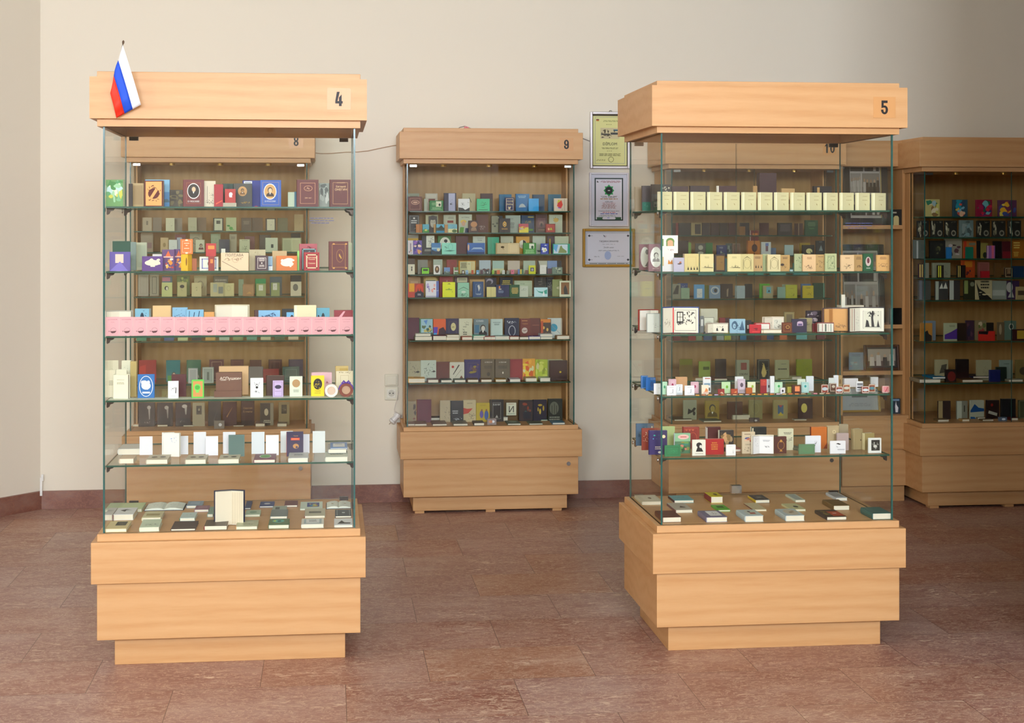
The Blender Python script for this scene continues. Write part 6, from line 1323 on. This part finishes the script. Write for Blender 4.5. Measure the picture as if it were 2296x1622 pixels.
shelf_items(11, Z11[4], Y11, YB, wp(4, 'the rightmost case'), '''
b 2060 2087 628.7 10 4a4a44|grey-black book|r 6a7280 .05 0 .3 1
b 2097.6 2126 631 9 3a3a38 T14|black book with white spine and triangles|r a8b0a0 0 0 .25 1;p c8ccc0 .3 .6 .5 .9 .6 .6;p c8ccc0 .6 .6 .8 .95 .95 .6
b 2129 2152.5 629 9 3a3434 T14|dark book with white spine|r b0b8b0 0 0 .4 1
b 2162 2186 629 10 2c2c18 T14|dark olive book with pale disc|o 7a8068 .75 .8 .2 .12;r 8a9a58 .0 .3 .35 1
b 2188.6 2224.5 628.5 9 b4ab84|cream book with black lettering and leaf|p 1a1a14 .0 .9 .2 .55 .5 .4 1 0 .2 0;l 2a2a20 .55 .88 .6 3 .08;m .15 .02 .9 .4 7 c8c09a 1a1a14
b 2225 2257 630 10 8a9488|light grey misty book|r a8b0a8 0 .2 .9 .5
b 2256.6 2285.5 630 10 3a2448|purple book with white sculpture|o b0b0ac .25 .65 .25 .28;p a8a8a4 .1 .1 .4 .5 .6 .1
b 2279 2296 643.5 6 a08f60|small cream book with dark strip|r 4a3a28 .2 .35 1 .7
''')
shelf_items(11, Z11[5], Y11, YB, wp(5, 'the rightmost case'), '''
b 2072.5 2098 720 14 7a8894|grey-blue book behind the ochre one|
b 2063.6 2090.5 725 8 b07a30 T12|ochre book with black rock shape|p 221a12 .3 0 .35 .5 .6 .6 .7 .4 .95 .3 .95 0
b 2118 2146 725 8 a4ac8c|pale book with purple mountain|p 4a2a88 .0 .1 .0 .35 .5 .5 1 .7 1 .1;l 6a7058 .6 .85 .5 2 .03
b 2146 2167 725 10 2a1c12|dark brown book|
b 2166 2184 719 12 3a2438|dark violet mottled book|m 0 0 1 1 8 5a3a48 2a2440
b 2187 2211.5 719 12 8a7a58|book with red and green garden|m .2 .2 1 .95 8 a83a3a 5a6a38 c8b898
b 2211 2228 724 13 1f1812|black book|
B 2194.5 2231 743 6 c0281c T10|scarlet low book with black cut-out|p 1c1010 0 .7 0 1 .6 1 .55 .65 .2 .7
b 2237 2252 723 12 6a5a40|brown book with pale flower|o a89878 .4 .6 .2 .3
b 2253.7 2278.5 720 12 5a7264|grey-green book with white arch|o b8b8a8 .55 .7 .22 .18;o 2a2420 .55 .7 .14 .12
x 2272 2300 739 6 3a1416 T20|dark red box with yellow square|r a88a28 .3 .15 .95 .9
''')
shelf_items(11, Z11[6], Y11, YB, wp(6, 'the rightmost case'), '''
b 2097.6 2126 807 15 a49c78|cream book with horse drawing|p 4a4638 .3 .35 .5 .75 .9 .8 .8 .4;s 5a5448 .3 .3 .95 .85 14
b 2145 2172.5 806 15 190c0a|black-brown book|r 2a0f0c 0 0 1 .4
x 2121 2144 829 8 1f1210 T20|dark box with red disc|o 6a1c14 .55 .45 .4 .4
b 2191.5 2223 808 14 a4a080|cream book with engraved plate|s 8a8668 .3 .2 .8 .8 14
b 2243 2270.5 808 14 84968c|pale grey-green book|l 4a5a50 .5 .8 .6 1 .03
b 2234 2257 823.5 10 16261c|dark green book|
b 2219.6 2243 830 6 141c5a|royal blue book|
b 2278 2300 807 14 7a6a3c|olive-tan book with dark circle|o 3a3420 .8 .45 .45 .2
f 2062 2109 858 850 845 8a8068 s5|beige flat book, left|
f 2091 2120 850 846 843 1678a8 s7 Y20|blue flat book on the beige one|
f 2158 2204 858 852 847 6a4a28 s5|brown flat book|
f 2182 2218 850 846 843 141430 s12 Y16|dark blue flat book behind|
f 2262 2294 858 853 849 8a8a78 s5|grey flat book, right|
''')
shelf_items(11, ZY['gb'], Y11, YB, wp(7, 'the rightmost case'), '''
b 2104 2131.5 899.7 16 3a2a26 T14|dark brown book with cream spine|r a89468 .0 .0 .35 1
b 2145.7 2169.5 899.7 16 8a8c7c T14|grey book with white spine|r c0c8b8 .0 0 .45 1;r 3a3a34 .65 .4 .75 .75
b 2176 2206.5 898 16 b4b8a4|cream book with blue wave bands|p 0f4a88 0 .45 .3 .8 .6 .6 1 .55 1 .4 .0 .35;p 1c5a98 0 .0 0 .12 .3 .1 .4 0
b 2213 2240.5 898 15 241210|black-red book with small white label|p a8a89c .1 .3 .8 .15 .85 .3 .15 .45;o 8a1c14 .4 .75 .1 .08
b 2246 2277.5 895 15 14161a|black book, right|
b 2284.7 2305 898 15 4a4e34|olive-framed book at the picture edge|f 8a8a68 .05 .04
f 2103 2128 951 946 938 7a6240 s5|tan flat book, front left|
f 2157.5 2174 951 946 938 b08a50 s5|small tan flat book with light edge|
f 2203 2228 951 947 939 6a5434 s5|brown flat book, front centre|
f 2192 2209 942 938 933 8a7a60 s14|light brown flat book, back|
x 2241 2258 936 4 5a6a80 T20|small metallic box with bright glint|o e0e8f4 .55 .5 .25 .25
f 2266 2283 950 944 938 5a1014 s6|dark red flat book, front right|
''')
# ================= wall frames, wiring, flag, shelf-unit contents =================
def picture(x0, x1, y0, y1, Y, fw, fc, mount, art, label, cat, lean=0, mw=0, zb=None, hang=True, dep=.022, lw=None, metal=0, art_in=None):
    X0, Z1 = at(x0, y0, Y); X1, Z0 = xat(x1, Y), at(x0, y1, Y)[1]
    if zb is not None: Z0 = zb
    w, h = X1-X0, Z1-Z0
    r = empty('framed_picture', ((X0+X1)/2, Y, Z0), (-R(lean), 0, 0))
    fm = mat(fc, .35, metal); b = MB()
    for a in ((-w/2, -w/2+fw, 0, h), (w/2-fw, w/2, 0, h), (-w/2+fw, w/2-fw, 0, fw), (-w/2+fw, w/2-fw, h-fw, h)):
        b.box(a[0], a[1], 0, dep, a[2], a[3])
    b.build('frame', [fm], r, bevel=.003)
    mats = [mat(mount, .7)]; nm = {mount: 0}; mb = MB(); mb.box(-w/2+fw, w/2-fw, dep*.55, dep*.8, fw, h-fw)
    W2, H2 = w-2*fw, h-2*fw
    draw(mb, art, W2, H2, mats, nm, 5, lambda u, v, k: (u-W2/2, dep*.55-.0002*k, v+fw))
    mb.build('print', mats, r)
    tag(r, label, cat); return r
def photos(cells, seed):
    rn = random.Random(seed); out = []
    for (x0, y0, x1, y1) in cells:
        w_, h_ = x1-x0, y1-y0
        out.append('r %s %.3f %.3f %.3f %.3f' % (rn.choice(['8a8478', '9a948a', '7a7064', 'a8a090']), x0, y0, x1, y1))
        out.append('r %s %.3f %.3f %.3f %.3f' % (rn.choice(['4a443c', '5a5248']), x0, y0, x1, y0+h_*.3))
        n = rn.randint(3, 5)
        for k in range(n):
            cx = x0+w_*(k+.6+rn.uniform(-.1, .1))/(n+.2); c = rn.choice(['26221f', '3a3630', 'b8b4a8', '4a4036', 'c8c4b8'])
            hh = h_*rn.uniform(.5, .68); ww = w_*.09
            out.append('p %s %.3f %.3f %.3f %.3f %.3f %.3f %.3f %.3f' % (c, cx-ww, y0+.02*h_, cx+ww, y0+.02*h_, cx+ww*.8, y0+hh, cx-ww*.8, y0+hh))
            out.append('o %s %.3f %.3f %.3f %.3f' % (rn.choice(['b89878', 'a88868', 'c0a488']), cx, y0+hh+.09*h_, ww*.55, .09*h_))
    return ';'.join(out)
YF = YW-.024
picture(1323.5, 1413, 250.5, 378, YF, .014, 'c9c3c4', '4a4030', 'r d9d68e .02 .015 .98 .97;f 7f8a96 .075 .008;r 8a1c1c .11 .885 .19 .9;r c89018 .11 .868 .19 .885;r 2a1a1a .11 .9 .19 .908;l 8a8850 .55 .875 .5 2 .008;l 8a8850 .47 .8 .2 1 .01;r c8bc90 .23 .53 .77 .74;r 4a4a40 .25 .6 .5 .63;r 3a3a3a .52 .61 .77 .65;r 2f5f70 .6 .68 .76 .71;s 5a5038 .25 .54 .76 .72 16;t 3a321e .5 .44 .07 DİPLOM;l 8a8450 .5 .35 .55 2 .009;l 8a8450 .5 .29 .2 1 .009;l 8a8450 .5 .235 .65 3 .01;g 8a8450 .53 .13 .08 .055 .016;l 8a8450 .25 .12 .3 2 .008', 'silver-framed yellow diploma with small flag, highest of three on the wall', 'framed diploma', metal=.4)
picture(1322, 1410, 387, 508, YF, .01, 'e2dfe4', 'd4d6e0', 'r 263a36 .1 .08 .9 .93;r e2e2ec .135 .105 .865 .905;p 3a3a3a .16 .84 .22 .84 .17 .88;l a86a78 .56 .865 .6 3 .008;p 2a9a52 .5 .8 .55 .76 .62 .76 .6 .72 .65 .68 .6 .64 .62 .6 .55 .6 .5 .56 .45 .6 .38 .6 .4 .64 .35 .68 .4 .72 .38 .76 .45 .76;o 1c221e .5 .68 .1 .075;r c8c8c8 .47 .67 .53 .69;t 4a3428 .5 .555 .035 "QIZIL QƏLƏM";l b08a5a .5 .505 .6 1 .016;t 2c3a5a .5 .46 .038 DİPLOM;l b05a5a .5 .425 .45 1 .008;l b08484 .5 .4 .42 6 .008;t 4a4a58 .5 .275 .022 Ismayılova Zərifə Teymur qızına;l c04a50 .5 .24 .42 1 .011;l 4a5ab0 .5 .21 .6 1 .013;l 8a9a90 .45 .18 .5 2 .007;p 2f5a3a .16 .1 .34 .1 .31 .125 .34 .15 .16 .15;p 2f5a3a .84 .1 .66 .1 .69 .125 .66 .15 .84 .15;l 6a7ac0 .5 .13 .12 1 .012', 'white-framed diploma with dark green border, middle of three on the wall', 'framed diploma')
picture(1307, 1424, 513, 599, YF, .014, 'b98a1e', 'c8ccd4', 'r dedfe8 .05 .07 .95 .93;p 3a3a42 .06 .86 .09 .9 .12 .86 .09 .82;p 3a3a42 .94 .86 .91 .9 .88 .86 .91 .82;p 3a3a42 .06 .14 .09 .18 .12 .14 .09 .1;p 3a3a42 .94 .14 .91 .18 .88 .14 .91 .1;r 6a6a70 .12 .855 .16 .865;r 6a6a70 .12 .135 .16 .145;l 7a7a6a .5 .02 .9 1 .02;p 2a3048 .38 .9 .41 .82 .42 .85;p c04040 .45 .88 .42 .8 .43 .85;t 5a5a60 .5 .7 .06 TƏŞƏKKÜRNAMƏ;l a8a8b0 .5 .6 .35 1 .012;t 4a4a50 .5 .51 .04 Zərifə xanım;l a0a0a8 .5 .42 .55 2 .01;o a8b8dc .48 .27 .07 .13;l a0a0a8 .25 .24 .15 2 .01;l a0a0a8 .75 .24 .18 1 .01', 'gold-framed certificate with corner ornaments, lowest of three on the wall', 'framed certificate')
hk = MB(); X_, Z_ = at(1369.5, 250, YF); hk.tube([(-.008, 0, 0), (-.004, 0, .004), (.004, 0, .004), (.008, 0, 0)], .0015, seg=6)
tag(hk.build('picture_hook', [DARKM], None, (X_, YF+.008, Z_+.001)), 'tiny metal hook above the silver-framed diploma', 'hook')
# switch and socket
def wallplate(y0, y1, nm, lab):
    X0, Z1 = at(862.5, y0, YW); X1, Z0 = xat(892.5, YW), at(862.5, y1, YW)[1]; w, h = X1-X0, Z1-Z0
    r = tag(empty(nm, ((X0+X1)/2, YW, Z0)), lab, 'socket' if 'socket' in nm else 'switch')
    cr = mat('dcd8c4', .3); bx('plate', cr, (-w/2, w/2, -.012, 0, 0, h), r, bevel=.004); return r, w, h, cr
r, w_, h_, cr = wallplate(839, 866, 'light_switch', 'cream light switch beside case 9, above the socket'); bx('rocker', cr, (-w_*.37, w_*.37, -.018, -.011, h_*.1, h_*.88), r, bevel=.003)
r, w_, h_, cr = wallplate(868, 897.5, 'power_socket', 'cream two-pin wall socket below the light switch'); bx('face', mat('e0dfd2', .3), (-w_*.34, w_*.34, -.015, -.011, h_*.16, h_*.84), r, bevel=.002)
b = MB(); b.tube([(0, -.0152, h_*.53), (0, -.0148, h_*.53)], w_*.25, seg=24); b.build('recess', [mat('c4c2b4', .4)], r)
for s in (-1, 1):
    b = MB(); b.tube([(s*w_*.12, -.0158, h_*.53), (s*w_*.12, -.015, h_*.53)], .0035, seg=10); b.build('pin_hole', [mat('k')], r)
# hanging plugs
X_, Z_ = at(884, 938, YW); X_ = min(X_, xat(890, YW))
pg = tag(empty('power_plug', (X_, YW-.03, Z_)), 'white plug adapter dangling on its cable below the wall socket', 'plug')
b = MB(); b.tube([(.022, 0, .028), (.012, 0, .012)], [.019, .021], seg=18); b.tube([(.012, 0, .012), (-.008, 0, -.008)], [.015, .017], seg=16); b.tube([(-.008, 0, -.01), (-.016, 0, -.018)], [.02, .018], seg=16); b.build('body', [mat('dedcd8', .35)], pg)
b = MB(); b.tube([(-.02, 0, -.02), (-.03, 0, -.03)], .002, seg=6); b.build('pin', [METAL], pg)
b = MB(); b.tube([(.006, .012, .012), (-.0, .014, .05), (.012, .015, .1), (.022, .018, .15)], .0028, seg=6); b.build('cable', [mat('d8d0c4')], pg)
def wire(name, pts, Y, rad, c, lab, cat='cable'):
    P = [(at(px, py, Y)[0], Y, at(px, py, Y)[1]) for px, py in pts]; b = MB(); b.tube(P, rad, seg=6); return tag(b.build(name, [mat(c)], smooth=True), lab, cat)
wire('cable', [(698, 342), (720, 344.5), (745, 344), (775, 341.5), (800, 341), (825, 338.5), (850, 333), (875, 328), (893, 325)], YW-.0032, .0028, 'b99a7c', 'thin tan cable sagging along the wall between cases 8 and 9')
wire('cable', [(1300, 308), (1310, 312), (1326, 318)], YW-.0032, .0028, '8a8078', 'short grey cable on the wall from case 9 to the yellow diploma')
zt = ZW['cp']; b = MB()
xa, xm, xb = xat(1023, Y9+.2), xat(1042, Y9+.2), xat(1068, Y9+.2)
b.tube([(xa, Y9+.2, zt+.002), (xa+.02, Y9+.2, zt+.018), (xm, Y9+.2, zt+.024), (xb-.03, Y9+.2, zt+.012), (xb, Y9+.2, zt+.003)], .0028, seg=6)
tag(b.build('cable', [mat('8a7a70')], smooth=True), 'arched grey cable on top of case 9', 'cable')
b = MB(); b.box(-.013, .013, 0, .02, 0, .018); b.box(-.009, -.003, .002, .014, .018, .023); b.box(.002, .008, .002, .014, .018, .022)
tag(b.build('cable_connector', [mat('c01818', .3)], None, (xat(1046, Y9+.17), Y9+.17, zt)), 'small red connector on top of case 9', 'connector')
# the little flag on case 4
fl = tag(empty('table_flag', (xat(270, Y4), Y4+.0, Z4['cp'])), 'small white, blue and red striped flag standing on the canopy of case 4', 'flag')
ox, oy, oz = xat(270, Y4), Y4, Z4['cp']
def fp(px, py, Y): x, z = at(px, py, Y); return (x-ox, Y-oy, z-oz)
YFl = Y4-.075
b = MB(); b.tube([fp(275.5, 100, YFl+.012), fp(264, 150, YFl+.05), (-.01, .03, .001)], .0022, seg=8); b.build('pole', [mat('6a5a48')], fl)
b = MB(); b.tube([fp(277, 90, YFl+.01), fp(276.5, 93, YFl+.01), fp(276, 97, YFl+.01), fp(275.5, 99.5, YFl+.01)], [.0006, .0042, .0036, .0018], seg=10); b.build('finial', [mat('5a4634', .3)], fl)
hoist = [(275, 100), (270, 118), (265, 135), (258, 152), (255, 170), (252, 190), (247, 209)]
rightE = [(275, 100), (316, 235)]; n = 18; ms = 9
def bl(u, v):   # u across stripes (0 white edge .. 1 red edge), v along length
    hx = u*(len(hoist)-1); i = min(int(hx), len(hoist)-2); f = hx-i
    a = (hoist[i][0]*(1-f)+hoist[i+1][0]*f, hoist[i][1]*(1-f)+hoist[i+1][1]*f)
    e = (316+(261-316)*u, 235+(265-235)*u)
    bow = 3.5*sin(pi*v)*(1-.6*u)
    return fp(a[0]*(1-v)+e[0]*v+bow*.3, a[1]*(1-v)+e[1]*v+bow*.2, YFl-.004*sin(3*pi*v+2*u)+.01*u*v-.012*sin(pi*v))
for si, (nm, c) in enumerate((('white_stripe', 'f2f0f0'), ('blue_stripe', '1f4fc8'), ('red_stripe', 'e0321c'))):
    b = MB()
    for i in range(4):
        for j in range(n+1): b.v.append(bl((si*3+i)/9, j/n))
    for i in range(3):
        for j in range(n): b.f.append((i*(n+1)+j, (i+1)*(n+1)+j, (i+1)*(n+1)+j+1, i*(n+1)+j+1)); b.m.append(0)
    o = b.build(nm, [mat(c, .6)], fl, smooth=True); s = o.modifiers.new('t', 'SOLIDIFY'); s.thickness = .0006
# printed lines on the glass of the two freestanding cases
def lettering(px0, px1, py, Y, W0, case_obj):
    pass
# ---- things on the open shelf unit ----
YU = YS+.03
picture(1893, 1993, 322, 512, YS+.16, .04, '2e2a28', 'c4bcb0', photos([(.03, .7, .45, .97), (.49, .7, .96, .97), (.03, .38, .36, .67), (.4, .38, .96, .67), (.03, .04, .48, .35), (.52, .04, .96, .35)], 3)+';r c8a820 .985 0 1 1', 'large dark-framed collage of group photographs on the top shelf of the open unit', 'framed photograph collage', lean=4, zb=ZSH[3]+.001)
r = tag(empty('gift_box', (xat(2010, YU), YU, ZSH[3])), 'dark box with a cream bottle-shaped label on the upper shelf by the rightmost case', 'box')
bx('box', mat('2a2622'), (-.035, .03, 0, .05, 0, .088), r); b = MB(); b.prism([(-.018, 0), (.012, 0), (.012, .042), (.005, .052), (-.01, .052), (-.018, .042)], -.006, -.001); b.build('label', [mat('cfc38a')], r)
b = MB(); b.box(-.028, .0, -.003, -.001, .066, .074); b.build('ribbon', [mat('b8b4a0')], r)
picture(1880, 1986, 548, 728, YS+.17, .035, '2b2723', 'b8b0a4', photos([(.03, .53, .42, .97), (.46, .53, .97, .97), (.03, .04, .34, .49), (.38, .04, .97, .49)], 7), 'dark-framed collage of black and white photographs on the middle shelf of the open unit', 'framed photograph collage', lean=4, zb=ZSH[2]+.001)
r = tag(empty('presentation_box', (xat(2013, YU), YU, ZSH[2])), 'glossy black square box on the middle shelf next to the rightmost case', 'box'); bx('lid', mat('0f100f', .2), (-.035, .032, 0, .02, 0, .092), r, bevel=.004); bx('tray', mat('181818', .3), (-.033, .03, .02, .045, 0, .09), r)
picture(1940, 2019, 774, 832, YS+.05, .014, '4a2c18', '3a3634', photos([(.05, .08, .95, .92)], 11), 'brown-framed photograph of a group of people on the lower shelf of the open unit', 'framed photograph', lean=6, zb=ZSH[1]+.001)
X_ = xat(1920, YS+.1); o = slip((X_, YS+.1, ZSH[1]), (0, 0, 0), .085, .098, .006, '8494a0', 'm .05 .1 .95 .5 5 9aa8b0 a08890;l 6a7884 .5 .85 .6 2 .04', 8, 'booklet'); tag(o, 'grey-blue booklet standing on the lower shelf of the open unit', 'booklet')
picture(1884, 1976, 868, 942, YS+.13, .012, 'b08a3a', 'b4bab8', 'r 6a706c .3 .6 .72 .95;s 3a3e3c .32 .62 .7 .93 12;l 9aa09c .5 .3 .6 3 .03', 'gold-edged frame with pale mount leaning on the bottom of the open unit', 'framed picture', lean=10, zb=ZSH[0]+.001)
o = slip((xat(2008, YS+.04), YS+.04, ZSH[0]), (0, 0, R(-6)), .052, .085, .02, '2a3440', 'p e4e4ea .5 .1 .45 .5 .55 .85 .6 .6 .8 .4 .75 .1;r 7a9ab8 .1 .85 .9 .97;o 8a3a3a .1 .4 .08 .15', 9, 'picture_box'); tag(o, 'small dark box with white bird picture on the bottom of the open unit', 'box')
# ---- labels; past 300 books, the ones that show smallest become one mass ----
bks = sorted([t for t in ITEMS if t[0].name.split('.')[0] == 'book'], key=lambda t: -t[6])
rest = bks[296:]; gone = set(id(t) for t in rest)
bpy.context.view_layer.update()
V, FC, MI, MM = [], [], [], {}
for t in rest:
    for ch in list(t[0].children):
        me = ch.data; n = len(V); W = ch.matrix_world
        V += [tuple(W @ v.co) for v in me.vertices]
        mp = [MM.setdefault(m, len(MM)) for m in me.materials]
        for p in me.polygons: FC.append(tuple(n+i for i in p.vertices)); MI.append(mp[p.material_index])
        bpy.data.objects.remove(ch)
    bpy.data.objects.remove(t[0])
mb = MB(); mb.v, mb.f, mb.m = V, FC, MI
tag(mb.build('small_books', sorted(MM, key=MM.get)), 'mass of the smallest miniature books filling the wall cases behind', 'books', kind='stuff')
ITEMS = [t for t in ITEMS if id(t) not in gone]
ITEMS.sort(key=lambda t: (t[2], t[1], t[3]))
ordn = ['leftmost', 'second from left', 'third from left', 'fourth from left', 'fifth from left', 'sixth from left']
from collections import Counter
cnt = Counter((t[1], t[2]) for t in ITEMS); seen = Counter()
for o, lab, place, x, cat, grp, ar in ITEMS:
    k = (lab, place); s = lab
    if cnt[k] > 1: s = '%s, %s such' % (lab, ordn[min(seen[k], 5)]); seen[k] += 1
    s = s+', '+place
    if len(s.replace(',', ' ').replace('-', ' ').split()) > 16: open('/tmp/long.txt', 'a').write(s+'\n')
    tag(o, s, cat, grp or ('books on the '+place if cat == 'book' else None))
cam = bpy.data.cameras.new('camera'); co = bpy.data.objects.new('camera', cam); C.objects.link(co)
co.location = (0, 0, ZC); co.rotation_euler = (R(90), 0, -PHI)
cam.sensor_fit = 'HORIZONTAL'; cam.sensor_width = 36; cam.lens = F/2296*36; cam.shift_y = -(811-HY)/2296; cam.clip_start = .05
sc = bpy.context.scene; sc.camera = co
sc.view_settings.view_transform = 'Standard'; sc.view_settings.look = 'None'; sc.view_settings.gamma = 1; sc.view_settings.exposure = EXPO
sc.cycles.max_bounces = 8; sc.cycles.diffuse_bounces = 4; sc.cycles.glossy_bounces = 3; sc.cycles.transmission_bounces = 4
sc.cycles.transparent_max_bounces = 40; sc.cycles.caustics_reflective = False; sc.cycles.caustics_refractive = False
sc.cycles.use_denoising = True
